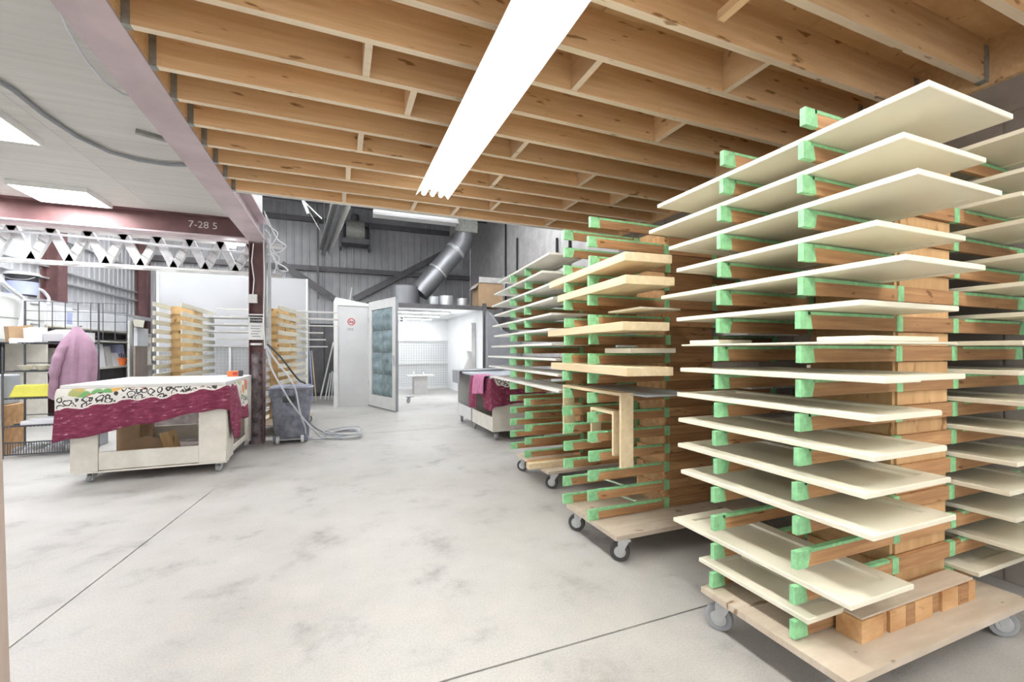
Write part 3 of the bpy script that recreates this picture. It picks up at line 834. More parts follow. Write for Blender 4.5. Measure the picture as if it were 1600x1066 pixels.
# ================================================================== LAMPS
def strip_light(label, y0, y1, x=.76, z=2.66):
    t = thing('strip_light', label, 'ceiling light', (x, (y0 + y1) / 2, z), group='fluorescent strip lights under the joists')
    part(MB().prism([(x - .045, y0 + .03, z + .11), (x - .05, y0 + .03, z + .055), (x + .05, y0 + .03, z + .055), (x + .045, y0 + .03, z + .11)], (0, y1 - y0 - .06, 0)), 'housing', M['reflector'], t)
    for s in (-1, 1):
        part(MB().prism([(x + s * .045, y0, z + .062), (x + s * .10, y0, z + .048), (x + s * .142, y0, z - .004), (x + s * .145, y0, z - .004), (x + s * .103, y0, z + .053), (x + s * .045, y0, z + .066)], (0, y1 - y0, 0)), 'reflector', M['reflector'], t)
    for dx in (-.075, 0, .075):
        part(MB().lathe([(.004, 0), (.019, .006), (.019, y1 - y0 - .014), (.004, y1 - y0 - .008)], (x + dx, y0 + .004, z + .022), (0, 1, 0), 14), 'lamp_tube', M['strip_lamp'], t, True)
    for yy in (y0 + .25, y1 - .25):
        part(MB().box((x - .004, yy, z + .1), (x + .004, yy + .012, JZ0 + .02)), 'hanger_rod', M['galv'], t)
    return t
strip_light('long lit fluorescent strip light hung under the wooden joists', 1.36, 3.80)
strip_light('lit strip light overhead, next in line along the joists', -1.15, 1.30)
strip_light('added unseen strip light by the wall, lighting the big rack', -1.9, .3, 2.55)  # added out of frame to light the rack side of the room

def panel_light(label, x0, x1, y0, y1, z=3.145):
    t = thing('panel_light', label, 'ceiling light', ((x0 + x1) / 2, (y0 + y1) / 2, z), group='square lights on the low ceiling')
    part(MB().box((x0, y0, z - .055), (x0 + .015, y1, z)).box((x1 - .015, y0, z - .055), (x1, y1, z)).box((x0 + .015, y0, z - .055), (x1 - .015, y0 + .015, z)).box((x0 + .015, y1 - .015, z - .055), (x1 - .015, y1, z)), 'frame', M['reflector'], t)
    part(MB().box((x0 + .015, y0 + .015, z - .05), (x1 - .015, y1 - .015, z - .035)), 'lens', M['panel_lamp'], t)
panel_light('lit square ceiling light close to the maroon cross beam', -3.32, -2.64, 6.30, 6.90)
panel_light('lit square ceiling light farther from the cross beam, beside the hanging cable', -3.08, -2.40, 4.45, 5.02)
panel_light('added unseen square fill light over the open floor near the entrance', -3.2, -2.5, 1.6, 2.2)  # fill lamp added outside the view
panel_light('added unseen square fill light over the wall benches', -4.6, -3.9, 8.0 - 1.5, 8.0 - .95)  # added lamp, out of view, brightens the bench side
def bay_fill_light(label, x0, x1, y, z):  # added fixtures, hung out of view to brighten the bay
    t = thing('bay_fill_light', label, 'ceiling light', ((x0 + x1) / 2, y, z), group='added unseen strip fixtures high in the bay')
    part(MB().box((x0, y - .06, z + .05), (x1, y + .06, z + .13)), 'housing', M['reflector'], t)
    for dy in (-.09, .09):
        part(MB().lathe([(.004, 0), (.02, .006), (.02, x1 - x0 - .01), (.004, x1 - x0)], (x0, y + dy, z + .02), (1, 0, 0), 12), 'lamp_tube', M['bay_fill_lamp'], t, True)
    for s in (-1, 1):
        part(MB().prism([(x0, y + s * .06, z + .12), (x0, y + s * .2, z + .03), (x0, y + s * .205, z + .036), (x0, y + s * .06, z + .13)], (x1 - x0, 0, 0)), 'reflector', M['reflector'], t)
    for x in (x0 + .3, x1 - .3):
        part(MB().box((x, y - .005, z + .13), (x + .01, y + .005, ROOF)), 'hanger_rod', M['black'], t)
bay_fill_light('added unseen strip fixture over the aisle behind the mezzanine edge', -.4, 2.0, 7.2, 4.7)
bay_fill_light('added unseen strip fixture above the front of the spray booth', .2, 2.6, 9.4, 5.3)
bay_fill_light('added unseen strip fixture above the bench beside the racks', 2.0, 4.2, 8.2, 5.0)
bay_fill_light('added unseen strip fixture over the yellow racks', -3.4, -1.0, 8.6, 4.3)
bay_fill_light('added unseen strip fixture above the wire shelf', -5.0, -3.0, 7.85, 3.5)
bay_fill_light('added unseen strip fixture over the wall shelving', -4.9, -2.5, 10.2, 4.6)
bay_fill_light('added unseen strip fixture beyond the white filter wall', -4.4, -2.0, 12.8, 5.3)
# unlit fixture high in the bay
a = onY(583, 336, 11.6); b = onY(715, 352, 11.6)
t = thing('strip_light', 'unlit white strip fixture hanging high in front of the dark wall', 'ceiling light', ((a.x + b.x) / 2, 11.6, a.z))
part(MB().box((a.x, 11.55, a.z + .06), (b.x, 11.65, a.z + .14)), 'housing', M['white'], t)
for s in (-1, 1):
    part(MB().prism([(a.x, 11.6 + s * .04, a.z + .07), (a.x, 11.6 + s * .16, a.z - .02), (a.x, 11.6 + s * .165, a.z - .015), (a.x, 11.6 + s * .045, a.z + .08)], (b.x - a.x, 0, 0)), 'reflector', M['white'], t)
for x in (a.x + .3, b.x - .3):
    part(MB().box((x, 11.595, a.z + .14), (x + .01, 11.605, ROOF)), 'hanger_rod', M['black'], t)

# cables along the low ceiling
t = solo(MB().tube([onZ(*q, 3.12) for q in ((-40, 105), (20, 140), (70, 180), (120, 213), (170, 237), (215, 250), (262, 257), (292, 258))], .017, 8), 'ceiling_cable', M['rubber'], 'grey cable curving across the low pale ceiling', 'cable', smooth=True)
solo(MB().tube([onZ(*q, 3.1) for q in ((85, -5), (105, 45), (135, 95), (165, 130), (190, 146), (212, 154))] + [Vector((-1.2, onZ(222, 150, 3.0).y, 2.9))], .007, 6), 'ceiling_cable', M['wire_white'], 'thin white cable swagging to the maroon beam', 'cable', smooth=True)
solo(MB().bar(onZ(212, 205, 3.13), onZ(262, 219, 3.13), .05, .03), 'ceiling_slot', M['galv_dull'], 'narrow dull metal strip on the low ceiling', 'metal strip')

# ================================================================== ZIGZAG TRUSS under the cross beam
YT0, YT1 = 7.22, 7.40
zt = onY(200, 364, YT0).z - .02; zb = onY(200, 414, YT0).z
t = thing('zigzag_truss', 'dusty white steel zigzag truss spanning below the maroon cross beam', 'truss', (-3.2, 7.3, zb))
for yy in (YT0, YT1):
    part(MB().box((XL + .1, yy - .02, zt), (-.78, yy + .02, zt + .03)), 'top_chord', M['white'], t)
    part(MB().box((XL + .1, yy - .02, zb - .03), (-.78, yy + .02, zb)), 'bottom_chord', M['white'], t)
pit = .365
for k in range(11):
    x = -1.02 - pit * (k + 1); hw = .05
    for xa_, xb_ in ((x, x + pit / 2), (x + pit, x + pit / 2)):
        w_ = part(MB().prism([(xa_ - hw, YT0 + .02, zb), (xa_ + hw, YT0 + .02, zb), (xb_ + hw, YT0 + .02, zt), (xb_ - hw, YT0 + .02, zt)], (0, .07, 0)), 'web_member', M['dusty_white'], t)
    for f in (.3, .6):
        c_ = Vector((x + pit / 2 * f, YT0 - .001, zb + (zt - zb) * f))
        part(MB().bar(c_ + Vector((-.04, 0, .03)), c_ + Vector((.04, 0, -.03)), .012, .012, (0, 1, 0)), 'web_clip', M['galv_dull'], t)
zc = onY(0, 360, YT0 - .06).z
part(MB().tube([onY(x, y, YT0 - .06) for x, y in ((-30, 359), (60, 364), (160, 373), (260, 384), (340, 391), (388, 395))], .016, 8), 'conduit', M['wire_white'], t, True)
a = onY(355, 384, YT0 + .1)
t = thing('spot_lamp', 'twin lit spot bulbs clipped inside the white truss', 'spot lamp', a)
for dx in (0, .075):
    p = a + Vector((dx, 0, -.01 * (dx > 0)))
    part(MB().lathe([(.008, -.05), (.012, -.025), (.027, .01), (.025, .022), (.01, .028)], p, (0, -1, 0), 14), 'bulb', M['spot_lamp'], t, True)
part(MB().box(a + Vector((-.02, .05, -.02)), a + Vector((.1, .07, .02))), 'lamp_bracket', M['galv'], t)
part(MB().box(a + Vector((.03, .055, .02)), a + Vector((.045, .068, .2))), 'lamp_stem', M['galv'], t)

# cable bundle and hoses beside the column
def curve(pts, n=6):
    """smooth (Catmull-Rom) path"""
    P = [Vector(p) for p in pts]; P = [P[0] * 2 - P[1]] + P + [P[-1] * 2 - P[-2]]; out = []
    for i in range(1, len(P) - 2):
        for k in range(n):
            t = k / n; a, b, c, d = P[i - 1:i + 3]
            out.append(.5 * ((2 * b) + (c - a) * t + (2 * a - 5 * b + 4 * c - d) * t * t + (3 * b - a - 3 * c + d) * t ** 3))
    out.append(P[-2]); return out
yc = 7.0
for nm, lb, seq, r in (('hanging_cable', 'white cable looped in a bow on the column top', [(415, 335), (432, 372), (447, 385), (430, 395), (418, 372), (428, 405), (446, 418), (449, 424), (434, 420), (428, 400), (418, 398)], .009),
                       ('hanging_cable', 'pale cable knotted just under the white bow', [(413, 330), (420, 352), (434, 366), (422, 390), (436, 402), (432, 416), (428, 428)], .008),
                       ('hanging_cable', 'thin pale cable running straight down beside the column', [(411, 340), (412, 380), (413, 440), (412, 500), (414, 545)], .009)):
    solo(MB().tube(curve([onY(x, y, yc - .10 - .02 * (i % 2)) for i, (x, y) in enumerate(seq)]), r, 6), nm, M['wire_white'], lb, 'cable', 'cables on the column', smooth=True)

# ================================================================== BIN AND HOSES
bc = Vector((-.64, 7.02, 0))
t = thing('wheeled_bin', 'dusty grey wheeled plastic bin beside the steel column', 'bin', bc)
def rsq(w, d, r, z, n=5):
    pts = []
    for cx, cy, a0 in ((w - r, d - r, 0), (-w + r, d - r, 90), (-w + r, -d + r, 180), (w - r, -d + r, 270)):
        for k in range(n + 1):
            a = math.radians(a0 + 90 * k / n); pts.append((bc.x + cx + r * math.cos(a), bc.y + cy + r * math.sin(a), z))
    return pts
def loft(rings, cap=True):
    mb = MB(); k = len(rings[0])
    for r in rings: mb.v += r
    for i in range(len(rings) - 1):
        for j in range(k):
            j2 = (j + 1) % k
            mb.f.append((i * k + j, i * k + j2, (i + 1) * k + j2, (i + 1) * k + j))
    if cap:
        mb.f.append(tuple(range(k - 1, -1, -1))); mb.f.append(tuple(range((len(rings) - 1) * k, len(rings) * k)))
    return mb
part(loft([rsq(.205, .19, .07, .09), rsq(.215, .20, .07, .14), rsq(.255, .235, .08, .66), rsq(.255, .235, .08, .68)]), 'body', M['can'], t, True)
part(loft([rsq(.270, .25, .085, .66), rsq(.274, .254, .085, .68), rsq(.276, .256, .085, .755), rsq(.282, .262, .085, .76), rsq(.282, .262, .085, .785), rsq(.26, .24, .08, .79)]), 'rim', M['can'], t, True)
part(loft([rsq(.265, .245, .08, .785), rsq(.25, .23, .08, .805), rsq(.20, .18, .07, .812)]), 'lid', M['can'], t, True)
h = part(MB().box((bc.x - .09, bc.y - .285, .59), (bc.x + .06, bc.y - .235, .655)), 'handle', M['rubber_dark'], t, bevel=.012)
part(MB().box((bc.x - .085, bc.y - .29, .672), (bc.x + .055, bc.y - .25, .70)), 'handle_grip', M['can'], t, bevel=.008)
part(MB().box((bc.x - .22, bc.y - .20, .02), (bc.x - .18, bc.y + .19, .12)).box((bc.x + .18, bc.y - .20, .02), (bc.x + .22, bc.y + .19, .12)).box((bc.x - .18, bc.y - .17, .06), (bc.x + .18, bc.y + .19, .1)), 'dolly_frame', M['can'], t)
wm = MB().lathe([(.01, -.02), (.05, -.02), (.055, -.012), (.055, .012), (.05, .02), (.01, .02)], (0, 0, .055), (1, 0, 0), 20).mesh('wheel', True)
for dx in (-.155, .155):
    link('wheel', wm, M['wire_white'], t, (dx, -.21, 0))
    link('wheel', wm, M['rubber'], t, (dx, .14, 0))
part(MB().tube([(bc.x - .17, bc.y - .21, .055), (bc.x + .17, bc.y - .21, .055)], .01, 8), 'axle', M['galv'], t, True)
f0 = bc.y - .31
hz = .014
coil = []
for k in range(40):
    a = math.pi * .6 - k * .45; r = .20 + .03 * math.sin(k * 1.3)
    coil.append((.06 + r * math.cos(a) * 1.3, 7.12 + r * math.sin(a) * 1.7, hz + .0012 * k))
solo(MB().tube(curve([onY(417, 546, 6.86), onY(424, 575, 6.80), onY(440, 605, f0 - .02), onY(455, 630, f0 - .03), onY(475, 655, f0 - .03), onY(490, 672, f0 - .04), onZ(505, 684, hz)] + [Vector(c) for c in coil[:20]]), .0115, 8), 'air_hose', M['hose'], 'pale air hose dropping from the column across the bin to the floor coil', 'hose', smooth=True)
solo(MB().tube(curve([onY(416, 540, 6.80), onY(432, 565, 6.75), onY(452, 590, f0 - .02), onY(462, 610, f0 - .03), onY(468, 640, f0 - .035), onY(476, 665, f0 - .04), onZ(488, 686, hz)] + [Vector(c) + Vector((.02, .02, .03)) for c in coil[20:]]), .0115, 8), 'air_hose', M['hose'], 'second pale air hose hanging in front of the bin to the floor coil', 'hose', smooth=True)
solo(MB().tube(curve([onY(418, 538, 6.90), onY(440, 560, 6.9), onY(465, 592, 6.92), Vector((-.45, 6.95, .83))]), .013, 8), 'air_hose', M['rubber_dark'], 'dark hose running from the column onto the bin lid', 'hose', smooth=True)
solo(MB().tube(curve([onZ(482, 655, .2), onZ(486, 662, .03), onZ(500, 672, hz), onZ(520, 680, hz), onZ(535, 686, hz)]), .012, 8), 'air_hose', M['hose'], 'short loose hose end trailing behind the bin to the coil', 'hose', smooth=True)

# ================================================================== TOWEL BENCH
TX0, TX1, TY0, TY1 = -2.42, -1.13, 5.47, 6.90
TZ = .96
t = thing('work_bench', 'white wheeled work bench under a floral maroon towel', 'work bench', ((TX0 + TX1) / 2, 6.15, 0))
part(MB().box((TX0 - .06, TY0 - .03, TZ - .025), (TX1 + .0, TY1 + .03, TZ + .012)), 'bench_top', M['white'], t, bevel=.004)
def leg(x0, x1, y0, y1): part(MB().box((x0, y0, .116), (x1, y1, TZ - .026)), 'leg', M['bench_white'], t, bevel=.003)
leg(TX0, TX0 + .21, TY0, TY0 + .03); leg(TX1 - .25, TX1 - .004, TY0, TY0 + .03)
leg(TX1 - .03, TX1, TY0 + .031, TY0 + .33); leg(TX1 - .03, TX1, TY1 - .30, TY1 - .031)
leg(TX0, TX0 + .03, TY0 + .031, TY0 + .33); leg(TX0, TX0 + .03, TY1 - .30, TY1 - .031)
leg(TX0, TX0 + .21, TY1 - .03, TY1); leg(TX1 - .25, TX1, TY1 - .03, TY1)
part(MB().box((TX0 + .212, TY0 + .008, .122), (TX1 - .252, TY0 + .034, .30)), 'stretcher', M['bench_white'], t, bevel=.003)
part(MB().box((TX0 + .212, TY1 - .034, .15), (TX1 - .252, TY1 - .008, .335)), 'stretcher', M['bench_white'], t, bevel=.003)
part(MB().box((TX1 - .028, TY0 + .331, .15), (TX1 - .004, TY1 - .301, .2)), 'stretcher', M['bench_white'], t, bevel=.003)
part(MB().box((TX0 + .03, TY0 + .036, .116), (TX1 - .03, TY1 - .036, .126)), 'shelf', M['board_brown'], t)
part(MB().box((TX0 + .02, TY0 + .0, .099), (TX1 - .0, TY0 + .14, .1155)), 'base_rail', M['bench_white'], t)
part(MB().box((TX0 + .02, TY1 - .14, .099), (TX1 - .0, TY1, .1155)), 'base_rail', M['bench_white'], t)
for x, y, rz in ((TX0 + .13, TY0 + .07, 1.2), (TX1 - .08, TY0 + .05, 1.4), (TX1 - .06, TY1 - .08, .3), (TX0 + .1, TY1 - .08, .6)):
    caster(t, x - t.location.x, y - t.location.y, rz, C_SMALL, False)

def skirt(name, label, cat, path, n_per, hem, mat, top, group=None, fold=.02, lip=.10, shift=None):
    """cloth hanging from an edge: path = plan polyline, hem(s) = drop at arc length s, cloth lapped back over the edge by lip"""
    P = [Vector((*p, 0)) for p in path]
    S = [0]
    for a, b in zip(P, P[1:]): S.append(S[-1] + (b - a).length)
    N = int(S[-1] / n_per); rows = 16; grid = []; uvs = []
    for j in range(N + 1):
        s = S[-1] * j / N
        k = max(i for i in range(len(S) - 1) if S[i] <= s + 1e-9)
        f = (s - S[k]) / (S[k + 1] - S[k]); p = P[k].lerp(P[k + 1], f)
        def nrm(i):
            d = (P[i + 1] - P[i]).normalized(); return Vector((d.y, -d.x, 0))
        nn = nrm(k).copy()
        if f < .25 and k > 0: nn = nrm(k - 1).lerp(nrm(k), .5 + f * 2)
        if f > .75 and k < len(P) - 2: nn = nrm(k).lerp(nrm(k + 1), (f - .75) * 2)
        nn.normalize()
        D = hem(s); col = []; uc = []
        for q in (1.0, .5):
            z = top; col.append(p - nn * lip * q + Vector((0, 0, z))); uc.append((s, -lip * q))
        for i in range(rows + 1):
            v = D * i / rows
            bulge = .010 + .018 * (1 - math.exp(-v / .03)) + fold * (v / .35) * (math.sin(s * 13 + 1.3 * math.sin(s * 5)) * .5 + .35) + .01 * math.sin(s * 29 + v * 6) * min(1, v / .2)
            col.append(p + nn * bulge + Vector((0, 0, top - v))); uc.append((s, v + (shift(s) if shift else 0)))
        grid.append(col); uvs.append(uc)
    return solo(MB().grid(grid, uvs), name, mat, label, cat, group, smooth=True, thick=.008)
def interp(tab):
    def f(s):
        if s <= tab[0][0]: return tab[0][1]
        for (a, u), (b, v) in zip(tab, tab[1:]):
            if s <= b:
                k = (s - a) / (b - a); k = k * k * (3 - 2 * k)
                return u + (v - u) * k
        return tab[-1][1]
    return f
fx = TX1 - TX0 + .12
skirt('towel', 'maroon towel with green leaves and red flowers draped over the white bench', 'towel',
      [(TX0 - .07, TY0 + .33), (TX0 - .10, TY0 + .10), (TX0 - .07, TY0 - .035), (TX1 - .02, TY0 - .035), (TX1 + .005, TY0 + .0), (TX1 + .005, TY0 + .95)], .022,
      interp([(0, .28), (.20, .44), (.37, .50), (.50, .47), (.37 + fx * .5, .36), (.37 + fx * .80, .27), (.37 + fx * .93, .245), (.37 + fx, .28), (.37 + fx + .12, .60), (.37 + fx + .26, .62), (.37 + fx + .36, .38), (.37 + fx + .7, .46), (.37 + fx + 1.0, .40)]),
      M['towel'], TZ - .027, fold=.03, lip=.0, shift=interp([(0, .04), (.37, .05), (.37 + fx * .5, .13), (.37 + fx * .9, .21), (.37 + fx, .23), (.37 + fx + .30, .23), (.37 + fx + .40, -.06), (.37 + fx + 1, -.06)]))
# tape measure on the bench
p = onZ(373, 587, TZ + .012)
t = thing('tape_measure', 'small orange and black tape measure on the white bench', 'tape measure', (p.x, p.y - .25, TZ + .012))
px, py = p.x, p.y - .25
part(MB().prism([(px - .085, py, TZ + .013), (px + .075, py, TZ + .013), (px + .085, py, TZ + .04), (px + .07, py, TZ + .085), (px - .07, py, TZ + .085), (px - .085, py, TZ + .07)], (0, .045, 0)), 'case', M['orange'], t, bevel=.006)
part(MB().box((px + .04, py - .004, TZ + .013), (px + .088, py + .049, TZ + .088)), 'bumper', M['rubber_dark'], t, bevel=.006)
part(MB().box((px - .02, py - .003, TZ + .03), (px + .03, py, TZ + .07)), 'label_plate', M['red'], t)
# things stored under and behind the bench
b = onY(262, 695, 6.0)
t = solo(MB().hexa([(-1.82, 6.0, .127), (-1.72, 5.95, .127), (-1.68, 6.06, .127), (-1.78, 6.11, .127), (-1.89, 6.0, .37), (-1.79, 5.95, .40), (-1.75, 6.06, .40), (-1.85, 6.11, .37)]), 'wood_block', M['post_far'], 'tilted yellow wood block on the lower shelf of the towel bench', 'wood block', bevel=.004)
solo(MB().box((-2.38, 6.3, .127), (-2.16, 6.7, .52)), 'cardboard_box', M['cardboard'], 'brown cardboard box under the towel bench', 'box', bevel=.004)
solo(MB().prism([(-2.3, 6.15, .127), (-1.85, 6.15, .127), (-1.85, 6.15, .25), (-2.05, 6.15, .33), (-2.3, 6.15, .25)], (0, .02, 0)), 'bent_sheet', M['cardboard'], 'bent brown sheet on the lower shelf of the towel bench', 'sheet')
def leaner(name, label, cat, x0, x1, y, z1, mat, tilt=.12, group=None, th=.02, z0=0.0):
    return solo(MB().hexa([(x0, y - tilt, z0), (x1, y - tilt, z0), (x1, y - tilt + th, z0), (x0, y - tilt + th, z0), (x0, y, z1), (x1, y, z1), (x1, y + th, z1), (x0, y + th, z1)]), name, M[mat], label, cat, group)
leaner('stained_sheet', 'stained reddish grey panel leaning behind the towel bench', 'panel', -2.47, -1.83, 7.30, .82, 'sheet_grey', group='panels behind the bench')
leaner('stained_sheet', 'narrow stained panel leaning behind the bench near its corner leg', 'panel', -1.79, -1.58, 7.25, .82, 'sheet_grey', group='panels behind the bench')
leaner('stained_sheet', 'blue grey sheet leaning against the maroon column', 'panel', -1.44, -1.19, 7.24, .98, 'bluegray_sheet', .05, group='panels behind the bench')
leaner('stained_sheet', 'narrow dark panel leaning behind the cardboard box', 'panel', -2.70, -2.50, 7.28, .76, 'rubber', group='panels behind the bench')

# ================================================================== SECOND BENCH (beside the racks)
SX0, SX1, SY0, SY1, SZ = 2.06, 3.0, 5.90, 8.0, .90
t = thing('work_bench', 'low grey and white wheeled cabinet bench with maroon towels beside the racks', 'work bench', ((SX0 + SX1) / 2, 7, 0))
part(MB().box((SX0 - .02, SY0 - .02, SZ), (SX1, SY1 - .1, SZ + .035)), 'bench_top', M['bluegray_sheet'], t, bevel=.004)
part(MB().box((SX0, SY0, .13), (SX1, SY0 + .02, SZ)), 'end_panel', M['bench_white'], t)
part(MB().box((SX0, SY0 + .021, .13), (SX0 + .02, SY0 + 1.0, .34)), 'side_panel', M['bench_white'], t)
part(MB().box((SX0 + .021, SY0 + .021, .14), (SX1 - .02, SY0 + 1.0, .17)), 'shelf', M['board_brown'], t)
part(MB().box((SX0 + .3, SY0 + .05, .17), (SX0 + .32, SY0 + 1.0, SZ)), 'inner_panel', M['galv_dull'], t)
part(MB().box((SX0, SY0 + 1.0, .13), (SX1, SY0 + 1.02, SZ)), 'end_panel', M['bench_white'], t)
part(MB().box((SX0, SY0 + 1.12, .13), (SX1, SY0 + 1.14, SZ)), 'end_panel', M['white'], t)
part(MB().box((SX0, SY0 + 1.141, .13), (SX0 + .02, SY1 - .12, .34)), 'side_panel', M['white'], t)
part(MB().box((SX0 + .5, SY0 + 1.141, .13), (SX0 + .52, SY1 - .12, SZ)), 'inner_panel', M['steel_grey'], t)
part(MB().box((SX0, SY1 - .14, .13), (SX1, SY1 - .12, SZ)), 'end_panel', M['white'], t)
for x, y in ((SX0 + .08, SY0 + .08), (SX0 + .06, SY0 + 1.07), (SX0 + .06, SY1 - .2), (SX1 - .1, SY0 + .08), (SX1 - .1, SY1 - .2)):
    caster(t, x - t.location.x, y - t.location.y, 1.2, caster_meshes(.05), False)
skirt('towel', 'maroon towel with a white scroll border on the bench beside the racks', 'towel', [(SX0 - .03, SY0 + .95), (SX0 - .03, SY0 - .025), (SX1 - .1, SY0 - .025)], .025, interp([(0, .52), (.3, .50), (.42, .18), (.60, .20), (.72, .30), (.80, .45), (.95, .48), (1.05, .40), (1.4, .36), (2, .36)]), M['towel'], SZ + .004, fold=.04, lip=.0, shift=interp([(0, .3), (.98, .3), (1.08, .13), (2, .13)]))
skirt('towel', 'rose pink towel edge hanging over the maroon one by the bench', 'towel', [(SX0 - .075, SY0 + .62), (SX0 - .075, SY0 + .10)], .02, interp([(0, .30), (.52, .26)]), M['rose'], SZ + .037, fold=.03, lip=.15)
solo(MB().prism([(2.0, 8.0, SZ + .036), (2.0, 8.0, SZ - .18), (1.99, 8.0, SZ - .18), (1.985, 8.0, SZ + .05), (2.9, 8.0, SZ + .075), (2.9, 8.0, SZ + .05)], (0, -.5, 0)), 'grey_mat', M['rubber'], 'stiff dark grey mat folded over the far end of the bench beside the racks', 'mat')

# ================================================================== SPRAY BOOTH
BY0, BY1, BZT = 10.87, 15.1, 2.44
BXL, BXH, BXR = -.03, .667, 3.58
booth = thing('spray_booth', 'white walk-in spray booth with bright interior', 'spray booth', ((BXH + BXR) / 2, BY0, 0))
fp = part(MB().box((BXL, BY0, .0), (BXH, BY0 + .05, BZT - .06)), 'front_panel', M['booth_panel'], booth)
part(MB().box((BXL - .09, BY0 - .03, 0), (BXL, BY0 + .06, BZT + .02)), 'corner_post', M['white'], booth)
part(MB().prism([(BXL - .09, BY0 - .02, BZT + .02), (BXL - .05, BY0 - .02, BZT + .12), (BXH + .05, BY0 - .02, BZT - .02), (BXH + .05, BY0 - .02, BZT - .07), (BXL, BY0 - .02, BZT - .07)], (0, .06, 0)), 'head_trim', M['white'], booth)
part(MB().bar((.22, BY0 + .1, BZT), (.28, BY0 + .1, BZT + .38), .02, .02), 'stick', M['white'], booth)
part(MB().box((BXH - .05, BY0 + .05, 0), (BXH, BY1, BZT)), 'side_wall', M['bright_white'], booth)
part(MB().box((BXR, BY0, 0), (BXR + .05, BY1, BZT)), 'side_wall', M['bright_white'], booth)
part(MB().box((BXR - .07, BY0 - .06, 0), (BXR + .02, BY0 - .005, BZT + .12)), 'door_post', M['steel_grey'], booth)
part(MB().box((BXH, BY0 - .01, BZT - .06), (BXR, BY0 + .05, BZT)), 'lintel', M['steel_grey'], booth)
part(MB().box((BXH - .05, BY0, BZT), (BXR + .05, BY1 + .05, BZT + .05)), 'roof', M['steel_grey'], booth)
part(MB().box((BXH, BY0 + .05, BZT - .02), (BXR, BY1, BZT - .001)), 'inner_ceiling', M['bright_white'], booth)
bw = part(MB().box((BXH - .05, BY1, 0), (BXR + .05, BY1 + .05, BZT)), 'back_wall', M['bright_white'], booth)
def wire_grid(x0, x1, z0, z1, y, step, nm, parent, mat='galv'):
    mb = MB(); r = .004
    k = 0
    while x0 + k * step <= x1:
        mb.box((x0 + k * step - r, y - r, z0), (x0 + k * step + r, y + r, z1)); k += 1
    k = 0
    while z0 + k * step <= z1:
        mb.box((x0, y - r - .002, z0 + k * step - r), (x1, y - .002, z0 + k * step + r)); k += 1
    o = part(mb, nm, M[mat], parent); o['kind'] = 'stuff'
    return o
a, b = onY(603, 533, BY1 - .05), onY(706, 567, BY1 - .05)
wire_grid(a.x, b.x, b.z, a.z, BY1 - .03, .085, 'filter_grid', bw)
part(MB().box((a.x, BY1 - .06, a.z), (b.x, BY1, a.z + .035)).box((a.x, BY1 - .06, b.z - .035), (b.x, BY1, b.z)).box((b.x, BY1 - .06, b.z), (b.x + .03, BY1, a.z)), 'filter_frame', M['white'], bw)
wire_grid(a.x, b.x, .12, b.z - .06, BY1 - .03, .085, 'filter_grid', bw)
# lights of the booth
for k, y in enumerate((11.9, 13.2, 14.4)):
    l = part(MB().box((1.2, y, BZT - .07), (2.9, y + .22, BZT - .022)), 'light_housing', M['white'], booth)
    part(MB().box((1.22, y + .02, BZT - .078), (2.88, y + .2, BZT - .0705)), 'lens', M['booth_lamp'], l)
for k, y in enumerate((11.7,)):
    l = part(MB().prism([(BXR - .005, y, .5), (BXR - .005, y + .3, .5), (BXR - .1, y + .3, .5), (BXR - .14, y, .5)], (0, 0, 1.6)), 'light_housing', M['white'], booth)
    part(MB().box((BXR - .15, y + .04, .55), (BXR - .141, y + .26, 2.05)), 'lens', M['booth_lamp'], l)
part(MB().tube([(1.1, 11.2, BZT - .12), (1.75, 12.6, BZT - .3)], .015, 8), 'spray_pipe', M['wire_white'], booth, True)
for f in (.35, .8):
    part(MB().box((1.1 + .65 * f - .03, 11.2 + 1.4 * f, BZT - .16 - .18 * f), (1.1 + .65 * f + .03, 11.2 + 1.4 * f + .06, BZT - .06 - .18 * f)), 'pipe_clamp', M['black'], booth)
part(MB().box((BXH + .02, BY1 - .12, 1.62), (BXH + .75, BY1 - .06, 1.66)), 'tool_rail', M['steel_grey'], booth)
# open door with quilted filters
hx, hy = BXH + .01, BY0 - .04
e = onZ(620, 643, .02)
ang = math.atan2(e.y - hy, e.x - hx); DL = math.hypot(e.x - hx, e.y - hy); DH = 2.46
door = thing('booth_door', 'white booth door standing open with quilted grey filter pads', 'door', (hx, hy, 0), ang)
dl = lambda mb, n, m, p=door, **k: link(n, mb.mesh(n, k.get('smooth', False)), M[m], p)
st = .17
fr = dl(MB().box((0, -.025, .03), (st, .025, DH)).box((DL - st, -.025, .03), (DL, .025, DH)).box((st, -.025, .03), (DL - st, .025, .03 + .26)).box((st, -.025, DH - .2), (DL - st, .025, DH)), 'door_frame', 'white')
dl(MB().box((DL, -.03, .03), (DL + .012, .03, DH)), 'door_edge', 'rubber')
dl(MB().box((-.005, -.03, .012), (DL + .01, .03, .03)), 'bottom_sweep', 'rubber')
dl(MB().box((st, .0, .29), (DL - st, .02, DH - .2)), 'backing', 'steel_grey')
pw, phh = (DL - 2 * st) / 2, (DH - .2 - .29) / 4
pad = MB(); G = 8
pad.grid([[((i / G) * (pw - .012) + .006, -.004 - .055 * (1 - abs(2 * i / G - 1) ** 3) * (1 - abs(2 * j / G - 1) ** 3) * (1 - .35 * math.cos(2 * math.pi * j / G * 2)), (j / G) * (phh - .012) + .006) for i in range(G + 1)] for j in range(G + 1)])
pm = pad.mesh('filter_pad', True)
for i in range(2):
    for j in range(4):
        link('filter_pad', pm, M['filter'], door, (st + i * pw, 0, .29 + j * phh))
dl(MB().box((DL - .10, -.05, 1.0), (DL - .08, -.025, 1.2)), 'pull_handle', 'galv')
